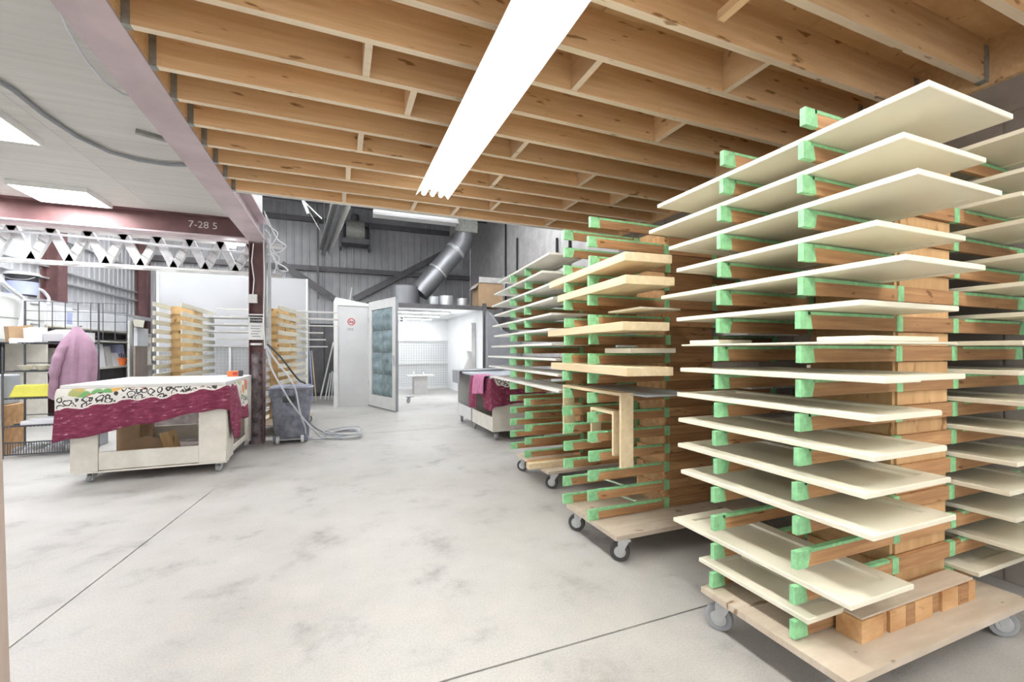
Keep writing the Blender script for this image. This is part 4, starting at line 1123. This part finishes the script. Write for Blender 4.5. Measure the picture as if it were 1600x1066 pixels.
for z in (.5, 2.0):
    dl(MB().box((-.03, -.03, z), (.03, -.026, z + .09)), 'hinge', 'galv')
# no-smoking sign on the booth front
c = onY(549, 503, BY0 - .005)
t = thing('no_smoking_sign', 'round red no smoking sign on the white booth panel', 'sign', (c.x, BY0 - .004, c.z))
ring = MB(); N = 28
for r, y in ((.085, -.001), (.085, -.006), (.066, -.006), (.066, -.001)):
    ring.v += [(c.x + r * math.cos(2 * math.pi * k / N), BY0 + y, c.z + r * math.sin(2 * math.pi * k / N)) for k in range(N)]
for i in range(4):
    for k in range(N):
        ring.f.append((i * N + k, i * N + (k + 1) % N, ((i + 1) % 4) * N + (k + 1) % N, ((i + 1) % 4) * N + k))
part(ring, 'red_ring', M['red'], t)
part(MB().bar((c.x - .052, BY0 - .0045, c.z + .052), (c.x + .052, BY0 - .0045, c.z - .052), .004, .016, (1, 0, 1)), 'red_bar', M['red'], t)
part(MB().bar((c.x - .05, BY0 - .003, c.z - .012), (c.x + .048, BY0 - .003, c.z - .002), .003, .016, (0, 0, 1)), 'cigarette', M['ink'], t)
part(MB().tube([(c.x + .03, BY0 - .003, c.z + .01), (c.x + .042, BY0 - .003, c.z + .024), (c.x + .03, BY0 - .003, c.z + .036)], .004, 6), 'smoke_mark', M['ink'], t)
for k in range(2):
    part(MB().box((c.x - .085, BY0 - .003, c.z - .17 - k * .03), (c.x + .05, BY0 - .001, c.z - .155 - k * .03)), 'print_line', M['rubber'], t)
# pedestal stand inside
c = onZ(656, 615, 0)
t = thing('pedestal', 'small white pedestal table inside the booth', 'pedestal table', c)
zt = c.z + CAMH * (615 - 586) / (615 - HOR)
part(MB().box((c.x - .2, c.y - .18, .0), (c.x + .2, c.y + .18, zt - .03)), 'column', M['cardboard_grey'], t)
part(MB().box((c.x - .40, c.y - .28, zt - .03), (c.x + .40, c.y + .28, zt)), 'top', M['white'], t)
for k, dx in enumerate((-.18, .1)):
    solo(MB().lathe([(.03, 0), (.035, .05), (.012, .08), (.012, .13), (.02, .14)], (c.x + dx, c.y, zt), n=12), 'spray_cup', M['white'], 'small white spray cup on the booth pedestal, %s' % ('by the filter door' if k == 0 else 'toward the lit corner'), 'cup', 'cups on the pedestal', smooth=True)
c = onZ(683, 625, 0) if False else onZ(676, 628, 0)
t = thing('caster_foot', 'small caster of a stand showing past the open booth door', 'caster', (1.62, c.y, 0))
caster(t, 0, 0, .8, C_BIG, False)
part(MB().box((1.55, c.y - .05, .146), (1.75, c.y + .05, .165)), 'mount_plate', M['galv'], t)
# white coverall hanging in the booth corner
q = [(738, 548, .05), (742, 560, .10), (738, 575, .16), (740, 590, .17), (742, 600, .12)]
solo(loft([[tuple(onY(x, y, 11.05) + Vector((-.1 + r * math.cos(a) * (1 + .2 * math.sin(3 * a + i)), .5 * r * math.sin(a), 0))) for a in [2 * math.pi * k / 16 for k in range(16)]] for i, (x, y, r) in enumerate(q)]), 'coverall', M['white'], 'white coverall with yellow marks hanging at the booth corner', 'coverall', smooth=True)

# second filter wall: tall white panel with a mesh lower half
PY = 11.0
a, b = onY(245, 423, PY), onY(481, 436, PY)
t = thing('filter_wall', 'tall white panel wall with a mesh lower half behind the yellow racks', 'panel wall', ((a.x + b.x) / 2, PY, 0))
zt = a.z
zm = onY(420, 543, PY).z
part(MB().box((a.x, PY, zm), (b.x, PY + .06, zt)), 'upper_panel', M['panel_white'], t)
part(MB().box((a.x, PY + .04, 0), (b.x, PY + .08, zm)), 'lower_panel', M['panel_white'], t)
for k, x in enumerate((a.x, (a.x * .55 + b.x * .45), b.x - .04)):
    part(MB().box((x, PY - .02, 0), (x + .04, PY - .001, zt if k != 1 else zm)), 'stile', M['white'], t)
wire_grid(a.x + .04, b.x - .04, .1, zm, PY - .005, .07, 'filter_grid', t)
# stand with a sheet near the booth post (dark gap beyond)
g0 = thing('dark_cabinet', 'dark storage cabinet in the gap beside the booth panel', 'cabinet', (-.40, 13.7, 0))
part(MB().box((-.78, 13.7, 0), (-.02, 14.2, 2.1)), 'body', M['dark'], g0)
part(MB().box((-.76, 13.68, .1), (-.41, 13.7, 2.05)), 'door', M['steel_grey'], g0)
part(MB().box((-.39, 13.68, .1), (-.04, 13.7, 2.05)), 'door', M['steel_grey'], g0)
GS = 'sticks leaning in the gap beside the booth'
for k, (xb, yb, xt, yt, w_) in enumerate(((500, 624, 521, 535, .04), (508, 624, 516, 583, .03), (513, 624, 519, 580, .03), (518, 624, 521, 582, .03), (489, 628, 484, 548, .03), (494, 627, 487, 548, .025))):
    p0 = onZ(xb, yb, .0); Yb = p0.y
    p1 = onY(xt, yt, Yb + .25)
    solo(MB().bar(p0 + Vector((0, 0, .002)), p1, w_, .02), 'leaning_stick', M['white'] if k < 4 else (M['bluegrey'] if k == 4 else M['maple']), ['tall white stick leaning on the booth corner post', 'short white stick leaning beside the tall one', 'short white stick in the middle of the leaning bunch', 'short white stick closest to the booth panel', 'blue pole standing beside the mouldings', 'pale wooden pole beside the blue one'][k], 'stick', GS)
# ducts and boxes on the booth roof
DY = 12.2
c = onY(633, 460, DY)
t = thing('exhaust_duct', 'large round galvanized exhaust duct rising from the booth roof to the wall', 'duct', (c.x, DY, BZT + .05))
part(MB().lathe([(.40, BZT + .051), (.40, onY(633, 449, DY).z), (.36, onY(633, 447, DY).z)], (c.x, DY, 0), n=28), 'collar', M['duct'], t, True)
p0, p1, p2, p3 = onY(655, 458, DY), onY(712, 392, DY), onY(723, 372, DY), onY(724, 300, DY)
part(MB().tube([p0, p0.lerp(p1, .5)], .285, 24), 'duct_section', M['duct'], t, True)
part(MB().tube([p0.lerp(p1, .5), p1], .29, 24), 'duct_section', M['duct'], t, True)
part(MB().tube([p1, p1.lerp(p2, .55) + Vector((.04, 0, -.03)), p2 + Vector((.02, 0, 0)), p2 + Vector((.02, 0, .1))], .292, 24), 'elbow', M['duct'], t, True)
for q in (p0.lerp(p1, .5), p1, p0.lerp(p1, .97)):
    dd = (p1 - p0).normalized()
    part(MB().tube([q - dd * .02, q + dd * .02], .305, 24), 'seam_band', M['galv'], t, True)
part(MB().box((p3.x - .33, DY - .33, p2.z + .1), (p3.x + .33, DY + .33, ROOF)), 'riser', M['galv_dull'], t)
for k, (x, w_) in enumerate(((678, .13), (697, .2), (722, .16))):
    c = onY(x, 470, 11.7)
    h = onY(x, [464, 463, 467][k], 11.7).z
    solo(MB().lathe([(w_, BZT + .051), (w_, h - .02), (w_ * .96, h), (w_ * .9, h)], (c.x, 11.7, 0), n=20), 'metal_drum', M['galv'], ['small metal drum on the booth roof beside the duct', 'wide metal drum in the middle of the booth roof', 'low metal drum on the booth roof near the cardboard box'][k], 'drum', 'drums on the booth roof', smooth=True)
c0 = onY(748, 470, 11.0); c1 = onY(786, 437, 11.0)
t = thing('cardboard_box', 'open cardboard box with a grey flap on the booth roof', 'box', ((c0.x + c1.x) / 2, 11.3, BZT + .05))
part(MB().box((c0.x, 11.0, BZT + .051), (c1.x, 11.6, c1.z - .12)), 'body', M['cardboard'], t)
part(MB().hexa([(c0.x - .1, 10.99, c1.z - .27), (c0.x + .01, 10.99, c1.z - .13), (c0.x + .01, 11.6, c1.z - .13), (c0.x - .1, 11.6, c1.z - .27), (c0.x - .085, 10.99, c1.z - .26), (c0.x + .02, 10.99, c1.z - .115), (c0.x + .02, 11.6, c1.z - .115), (c0.x - .085, 11.6, c1.z - .26)]), 'flap', M['cardboard_grey'], t)
part(MB().box((c0.x - .0, 10.97, c1.z - .12), (c1.x, 10.99, c1.z + .03)), 'flap', M['cardboard_grey'], t)
# grey machine casing right of the booth opening
t = thing('machine_casing', 'grey sheet metal casing between the booth post and the white shelves', 'machine', (3.95, 10.4, 0))
a = onY(762, 500, 10.6); 
part(MB().prism([(a.x, 10.6, 0), (4.5, 10.6, 0), (4.5, 10.6, 1.6), (a.x + .35, 10.6, 1.9), (a.x, 10.6, 2.35)], (0, .19, 0)), 'casing', M['rubber'], t)
part(MB().bar((a.x + .05, 10.59, 2.3), (a.x + .4, 10.59, 1.85), .01, .04), 'edge_strip', M['galv'], t)
p = onX(788, 440, XWF - .1)
solo(MB().bar(p + Vector((-.05, 0, -.3)), p + Vector((0, 0, .15)), .03, .12), 'spirit_level', M['galv'], 'long spirit level hung on the black wall strap', 'level')

# radiant tube heater, blower, loose conduit in the high bay
h0, h1 = Vector((.03, 8.5, 4.02)), Vector((-.42, 13.3, 4.05))
t = thing('tube_heater', 'long radiant tube heater with a folded reflector hanging in the high bay', 'heater', (h0 + h1) / 2)
dd = (h1 - h0).normalized(); sd = Vector((dd.y, -dd.x, 0))
def strip_along(offs, nm, mat):
    part(MB().prism([h0 + sd * a + Vector((0, 0, b)) for a, b in offs], h1 - h0), nm, mat, t)
strip_along([(-.17, -.06), (-.10, .10), (-.09, .10), (-.16, -.06)], 'reflector', M['white'])
strip_along([(.09, .10), (.10, .10), (.17, -.06), (.16, -.06)], 'reflector', M['white'])
strip_along([(-.10, .10), (-.10, .112), (.10, .112), (.10, .10)], 'reflector', M['galv'])
part(MB().tube([h0, h1], .05, 12), 'burner_tube', M['duct'], t, True)
for f in (.1, .5, .9):
    q = h0.lerp(h1, f)
    part(MB().tube([q + Vector((0, 0, .11)), Vector((q.x, q.y, ROOF))], .006, 6), 'hanger_chain', M['galv'], t)
c = onY(555, 366, YF - .45)
t = thing('wall_blower', 'grey blower unit on a bracket high on the dark ribbed wall', 'blower', c)
part(MB().lathe([(.06, -.28), (.36, -.28), (.36, .28), (.06, .28)], c + Vector((0, 0, .08)), (1, 0, 0), 24), 'blower_drum', M['galv_dull'], t, True)
part(MB().box(c + Vector((-.42, -.25, -.36)), c + Vector((.42, .35, -.20))), 'bracket_shelf', M['steel_grey'], t)
part(MB().box(c + Vector((-.48, -.2, -.5)), c + Vector((-.42, .35, .35))), 'side_plate', M['steel_grey'], t)
part(MB().box(c + Vector((.42, -.2, -.5)), c + Vector((.48, .35, .35))), 'side_plate', M['steel_grey'], t)
part(MB().lathe([(.13, 0), (.13, .22), (.08, .26)], c + Vector((0, .1, .42)), n=16), 'motor', M['steel_grey'], t, True)
p = [onY(x, y, 9.0) for x, y in ((474, 314), (482, 334), (503, 342), (476, 318), (500, 360))]
t = thing('hanger_bracket', 'thin white folding bracket hanging beside the tube heater', 'bracket', p[1])
part(MB().tube([p[0], p[1]], .03, 8), 'tube', M['galv'], t, True)
part(MB().tube([p[0], Vector((p[0].x, p[0].y, ROOF))], .01, 6), 'hanger_rod', M['galv'], t, True)
part(MB().tube([p[0], p[2]], .012, 6), 'rod', M['white'], t, True)
part(MB().tube([p[3], p[4]], .006, 6), 'rod', M['white'], t, True)

# ================================================================== WIRE SHELF AND CLUTTER BY THE LONG WALL
WX0, WX1, WY0, WY1 = -3.76, -3.02, 7.10, 7.50
zs = [onY(60, y, WY0).z for y in (535, 579, 621, 664)]
t = thing('wire_shelf', 'dark wire shelving unit crammed with papers beside the towel bench', 'shelving', ((WX0 + WX1) / 2, 7.3, 0))
for x in (WX0, WX1):
    for y in (WY0, WY1):
        part(MB().tube([(x, y, 0), (x, y, 1.35 if y == WY0 else 1.95)], .011, 8), 'shelf_post', M['wire'], t, True)
for z in zs:
    mb = MB()
    for y in (WY0, (WY0 + WY1) / 2, WY1):
        mb.box((WX0, y - .006, z - .012), (WX1, y + .006, z))
    for k in range(22):
        x = WX0 + (WX1 - WX0) * k / 21
        mb.box((x - .004, WY0, z - .02), (x + .004, WY1, z - .012))
    mb.box((WX0, WY1 - .005, z + .08), (WX1, WY1 + .005, z + .09))
    o = part(mb, 'wire_tray', M['wire'], t); o['kind'] = 'stuff'
mb = MB()
for k in range(9):
    x = WX0 + (WX1 - WX0 + .3) * k / 8
    mb.box((x - .004, WY1 + .01, 1.45), (x + .004, WY1 + .018, 1.95))
for k in range(5):
    mb.box((WX0, WY1 + .012, 1.45 + k * .125 - .003), (WX1 + .3, WY1 + .02, 1.45 + k * .125 + .003))
o = part(mb, 'wire_back', M['wire'], t); o['kind'] = 'stuff'
# bottom basket
zb0, zb1 = .045, onY(60, 690, WY0).z
mb = MB()
for z in (zb0, zb1):
    mb.box((WX0, WY0 - .012, z - .008), (WX1 + .05, WY0 - .002, z + .008))
for k in range(34):
    x = WX0 + (WX1 + .05 - WX0) * k / 33
    mb.box((x - .003, WY0 - .01, zb0), (x + .003, WY0 - .004, zb1))
o = part(mb, 'wire_basket', M['wire'], t); o['kind'] = 'stuff'
rnd = random.Random(3)
GP = 'papers and boxes on the wire shelf'
def flat_paper(name, label, cat, x, y, z, w_, d_, h_, rz, rx=0.0, mat='paper'):
    m = Matrix.Translation((x, y, z)) @ Matrix.Rotation(rz, 4, 'Z') @ Matrix.Rotation(rx, 4, 'X')
    mb = MB().box((-w_ / 2, -d_ / 2, 0), (w_ / 2, d_ / 2, h_))
    mb.v = [tuple(m @ Vector(v)) for v in mb.v]
    return solo(mb, name, M[mat], label, cat, GP)
flat_paper('paper_bag', 'crumpled white paper bag on the top wire tray', 'bag', -3.54, 7.27, zs[0] + .02, .16, .2, .16, .2, .12)
flat_paper('paper_stack', 'leaning stack of white papers on the top wire tray', 'papers', -3.32, 7.30, zs[0] + .045, .2, .24, .10, -.1, .25)
flat_paper('paper_stack', 'flat pale ream at the jacket end of the top wire tray', 'papers', -3.11, 7.33, zs[0] + .003, .14, .28, .13, .05)
flat_paper('paper_sheet', 'loose white sheet drooping over the top tray edge', 'papers', -3.62, 7.16, zs[0] + .01, .2, .12, .012, .5, .5)
flat_paper('cardboard_sleeve', 'brown cardboard sleeve at the end of the top wire tray', 'box', -3.70, 7.3, zs[0] + .006, .05, .3, .2, -.3, .1, 'cardboard')
flat_paper('white_box', 'white box with a pale blue side on the second wire tray', 'box', -3.18, 7.32, zs[1] + .003, .28, .22, .12, 0, 0, 'bluegrey')
flat_paper('white_box', 'low white box stacked on the second tray near the bowls', 'box', -3.38, 7.4, zs[1] + .003, .12, .12, .10, .2)
for k, x in enumerate((-3.60, -3.45)):
    solo(MB().lathe([(.03, 0), (.05, .02), (.075, .06), (.07, .062), (.04, .03)], (x, 7.2, zs[1] + .002), n=18), 'bowl', M['ivory'], ['cream bowl at the end of the second wire tray', 'cream bowl next to the low white box'][k], 'bowl', GP, smooth=True)
m = MB().hexa([(-3.73, 7.13, zs[2] + .003), (-3.27, 7.13, zs[2] + .003), (-3.27, 7.42, zs[2] + .003), (-3.73, 7.42, zs[2] + .003), (-3.69, 7.17, zs[2] + .15), (-3.36, 7.17, zs[2] + .15), (-3.36, 7.38, zs[2] + .15), (-3.69, 7.38, zs[2] + .15)])
solo(m, 'yellow_tray', M['yellow'], 'upturned yellow plastic tray on the third wire tray', 'tray', bevel=.012)
flat_paper('paper_stack', 'white papers beside the yellow tray', 'papers', -3.15, 7.3, zs[2] + .003, .2, .25, .05, .1)
flat_paper('paper_stack', 'thick white binder on the lowest wire tray', 'papers', -3.42, 7.27, zs[3] + .003, .40, .28, .045, .06)
flat_paper('paper_stack', 'thin white pad resting on the white binder', 'papers', -3.40, 7.27, zs[3] + .05, .30, .2, .02, -.1)
flat_paper('white_box', 'small grey white box at the bench end of the lowest tray', 'box', -3.12, 7.3, zs[3] + .003, .15, .2, .09, .1, 0, 'cardboard_grey')
for k in range(6):
    a = -3.7 + k * .1
    solo(MB().tube(curve([(a, 7.16, .07 + .01 * (k % 3)), (a + .02, 7.22, .10), (a + .03, 7.3, .09), (a + .045, 7.4, .11)]), .026, 8), 'rolled_rag', M['paper'] if k % 2 else M['cardboard_grey'], 'rolled pale rag in the bottom wire basket, %s from the open end' % ['first', 'second', 'third', 'fourth', 'fifth', 'sixth'][k], 'rag', 'rags in the wire basket', smooth=True)
solo(MB().box((-3.5, 7.55, 0), (-3.05, 7.85, .62)), 'storage_tub', M['bluegray_sheet'], 'blue grey storage tub standing behind the wire shelf', 'tub', bevel=.01)
solo(MB().box((-4.3, 7.3, 0), (-3.86, 7.7, .62)), 'wood_cabinet', M['ply_light'], 'pale plywood cabinet beyond the end of the wire shelf', 'cabinet', bevel=.004)
solo(MB().box((-4.3, 7.35, .62), (-3.9, 7.7, 1.0)), 'storage_bin', M['bluegray_sheet'], 'pale blue plastic bin on the plywood cabinet', 'bin', bevel=.02)

# mauve jacket on the shelf post
jc = lambda x, y: onY(x, y, 6.98)
prof = [(120, 511, 2.5, .04), (120, 516, 5, .06), (121, 524, 8.5, .09), (120, 536, 12.5, .11), (118, 550, 15.5, .12), (116, 566, 17, .12), (115, 582, 17.5, .11), (113, 598, 18, .11), (112, 612, 18.5, .10), (111, 620, 18, .10), (111, 624, 15, .08)]
rings = []
for i, (x, y, hw, dp) in enumerate(prof):
    c = jc(x, y); wr_ = hw * c.y * .0016
    rg = []
    for k in range(40):
        a = 2 * math.pi * k / 40
        f = .86 + (.26 * abs(math.sin(3.5 * a + i * .12)) + .07 * math.sin(11 * a - i * .35)) * min(1, i / 3) + .1 * (1 - min(1, i / 3))
        rg.append((c.x + wr_ * math.cos(a) * f, c.y + dp * .8 * math.sin(a) * f, c.z))
    rings.append(rg)
t = thing('jacket', 'mauve fleece jacket hanging on the end of the wire shelf', 'jacket', (jc(112, 620).x, 6.98, jc(112, 622).z))
part(loft(rings), 'body', M['pink'], t, True)
part(MB().tube(curve([jc(107, 540) + Vector((0, -.08, 0)), jc(99, 560) + Vector((0, -.1, 0)), jc(93, 585) + Vector((0, -.1, 0)), jc(91, 612) + Vector((0, -.08, 0))]), [.035 + .018 * math.sin(k * .2) + .006 * math.sin(k * 1.3) for k in range(19)], 14), 'sleeve', M['pink'], t, True)
part(MB().tube([jc(119, 512), jc(119, 509) + Vector((0, .12, 0))], .008, 6), 'hanging_loop', M['rubber_dark'], t, True)

# long wall: ledge things, boxes, cubby
def wallpt(x, y, X): return onX(x, y, X)
ZL = 2.24
c = wallpt(35, 460, -5.06)
t = thing('paint_bucket', 'black paint bucket with a blue label on the wall ledge', 'bucket', (c.x, c.y, ZL))
part(MB().lathe([(.17, 0), (.20, .34), (.215, .345), (.215, .37), (.20, .375)], (c.x, c.y, ZL), n=28), 'body', M['black'], t, True)
part(MB().lathe([(.178, .03), (.197, .25)], (c.x, c.y, ZL), n=28, cap=False), 'label_wrap', M['bluegrey'], t, True)
part(MB().lathe([(.222, .36), (.222, .40), (.19, .41), (.05, .405)], (c.x, c.y, ZL), n=28), 'lid', M['white'], t, True)
part(MB().tube(curve([(c.x + .2, c.y - .08, ZL + .33), (c.x + .14, c.y - .17, ZL + .28), (c.x, c.y - .22, ZL + .27), (c.x - .12, c.y - .18, ZL + .30)]), .006, 6), 'bail', M['galv'], t, True)
solo(MB().tube(curve([wallpt(-10, 420, -4.7), wallpt(5, 442, -4.62), wallpt(22, 456, -4.62), wallpt(36, 468, -4.62), wallpt(36, 490, -4.6), wallpt(30, 515, -4.6)]), .03, 8), 'wall_hose', M['wire_white'], 'white hose dropping off the wall ledge beside the bucket', 'hose', smooth=True)
solo(MB().tube(curve([wallpt(54, 452, -4.95), wallpt(66, 454, -4.9), wallpt(76, 466, -4.88), wallpt(74, 476, -4.88)]), .024, 8), 'wall_hose', M['wire_white'], 'short white hose curling from the bucket to the boxes', 'hose', smooth=True)
t = thing('drawer_cabinet', 'white wall cabinet of two wide drawers under the paint bucket', 'cabinet', (-4.95, 9.3, 1.45))
part(MB().box((-5.3, 8.2, 1.45), (-4.72, 9.9, 2.14)), 'body', M['white'], t)
for k in range(2):
    d = part(MB().box((-4.72, 8.22, 1.48 + k * .34), (-4.70, 9.88, 1.79 + k * .34)), 'drawer', M['white'], t, bevel=.004)
    part(MB().box((-4.70, 9.5, 1.74 + k * .34), (-4.685, 9.7, 1.76 + k * .34)), 'handle', M['rubber'], d)
t = thing('wall_shelving', 'white plywood shelving along the ribbed wall, under the ledge', 'shelving', (-5.05, 12.3, 0))
part(MB().box((-5.3, 10.05, 1.74), (-4.75, 14.6, 1.77)), 'shelf_board', M['bench_white'], t)
part(MB().box((-5.3, 10.05, 1.50), (-4.75, 14.6, 1.53)), 'shelf_board', M['bench_white'], t)
part(MB().box((-5.3, 10.05, .92), (-4.70, 14.6, .96)), 'shelf_board', M['bench_white'], t)
part(MB().box((-5.34, 10.05, 0), (-5.31, 14.6, 1.74)), 'back_board', M['steel_grey'], t)
for y in (10.06, 14.57):
    part(MB().box((-5.3, y, 0), (-4.76, y + .03, 1.739)), 'divider', M['bench_white'], t)
ys = [onX(x, 500, -4.95).y for x in (42, 56, 70, 84, 98, 122, 138, 152, 166, 180, 196)]
for k in range(10):
    d = ys[k + 1] - ys[k]
    h = (.36, .34, .37, .37, .33, .37, .36, .37, .35, .37)[k]
    o = thing('white_carton', 'white carton on the upper wall shelf, %s along from the drawer cabinet' % ['first', 'second', 'third', 'fourth', 'fifth', 'sixth', 'seventh', 'eighth', 'ninth', 'last'][k], 'carton', (-5.05, (ys[k] + ys[k + 1]) / 2, 1.7705), group='white cartons on the wall shelf')
    part(MB().box((-5.08, ys[k] + .01, 1.7705), (-4.80, ys[k + 1] - .01, 1.7705 + h)), 'body', M['paper'], o, bevel=.004)
    if k in (3, 9):
        part(MB().box((-4.80, ys[k] + d * .3, 1.82), (-4.796, ys[k] + d * .9, 1.82 + h * .6)), 'blue_label', M['bluegrey'], o)
for k, (x, h, m_) in enumerate(((100, .40, 'cardboard_grey'), (142, .42, 'paper'), (152, .5, 'paper'), (164, .45, 'cardboard_grey'), (176, .3, 'paper'), (186, .5, 'bluegrey'))):
    y = onX(x, 560, -4.85).y
    solo(MB().hexa([(-5.1, y, .961), (-4.8, y, .961), (-4.8, y + .24, .961), (-5.1, y + .24, .961), (-5.15, y - .02, .961 + h), (-4.85, y - .02, .961 + h), (-4.85, y + .22, .961 + h), (-5.15, y + .22, .961 + h)]), 'parts_box', M[m_], ['grey box on the wall bench behind the jacket', 'white box on the wall bench beside the jacket', 'tall white box second along the wall bench', 'leaning grey box in the middle of the wall bench', 'low white box near the orange basket', 'box with a blue face at the end of the wall bench'][k], 'box', 'boxes on the wall bench')
y = onX(196, 580, -4.5).y + .62
t = thing('orange_basket', 'orange plastic basket of small tools on the wall bench', 'basket', (-4.75, y, .961))
part(MB().lathe([(.10, 0), (.13, .16), (.137, .16), (.137, .18), (.12, .18)], (-4.82, y, .961), n=20), 'body', M['orange'], t, True)
for k in range(4):
    part(MB().tube([(-4.86 + .03 * k, y + .02 * (k % 2), 1.1), (-4.88 + .04 * k, y, 1.22 + .02 * (k % 3))], .012, 6), 'tool_handle', M['rubber_dark'], t, True)
# boards leaning at the end of the bench
b0 = onX(199, 600, -4.4); 
solo(MB().box((-4.50, onX(199, 600, -4.5).y, 0), (-4.46, onX(207, 600, -4.5).y, 2.0)), 'standing_board', M['white'], 'tall white board standing at the end of the wall bench', 'board', 'boards standing by the wall bench')
solo(MB().box((-4.40, onX(208, 600, -4.4).y, 0), (-4.36, onX(227, 600, -4.4).y, 1.42)), 'standing_board', M['board_brown'], 'grey brown board standing beside the tall white one', 'board', 'boards standing by the wall bench')
solo(MB().box((-4.44, onX(209, 600, -4.44).y, 1.425), (-4.37, onX(226, 600, -4.44).y, 1.85)), 'sign_sheet', M['paper'], 'white printed sheet fixed above the grey brown board', 'sheet')
solo(MB().hexa([(-4.42, onX(210, 600, -4.42).y, 1.86), (-4.30, onX(210, 600, -4.3).y, 1.86), (-4.30, onX(224, 600, -4.3).y, 1.86), (-4.42, onX(224, 600, -4.42).y, 1.86), (-4.45, onX(209, 600, -4.42).y, 2.05), (-4.42, onX(209, 600, -4.42).y, 2.05), (-4.42, onX(226, 600, -4.42).y, 2.05), (-4.45, onX(226, 600, -4.42).y, 2.05)]), 'paper_pad', M['ivory'], 'yellowed pad of paper hanging on the white sheet', 'papers')
# plank at the doorway edge, close to the camera
solo(MB().hexa([(-.76, 1.20, 0), (-.630, 1.20, 0), (-.630, 1.24, 0), (-.76, 1.24, 0), (-.83, 1.20, 2.84), (-.70, 1.20, 2.84), (-.70, 1.24, 2.84), (-.83, 1.24, 2.84)]), 'door_jamb', M['board_brown'], 'brown wooden jamb edge beside the camera at the doorway', 'jamb', kind='structure')
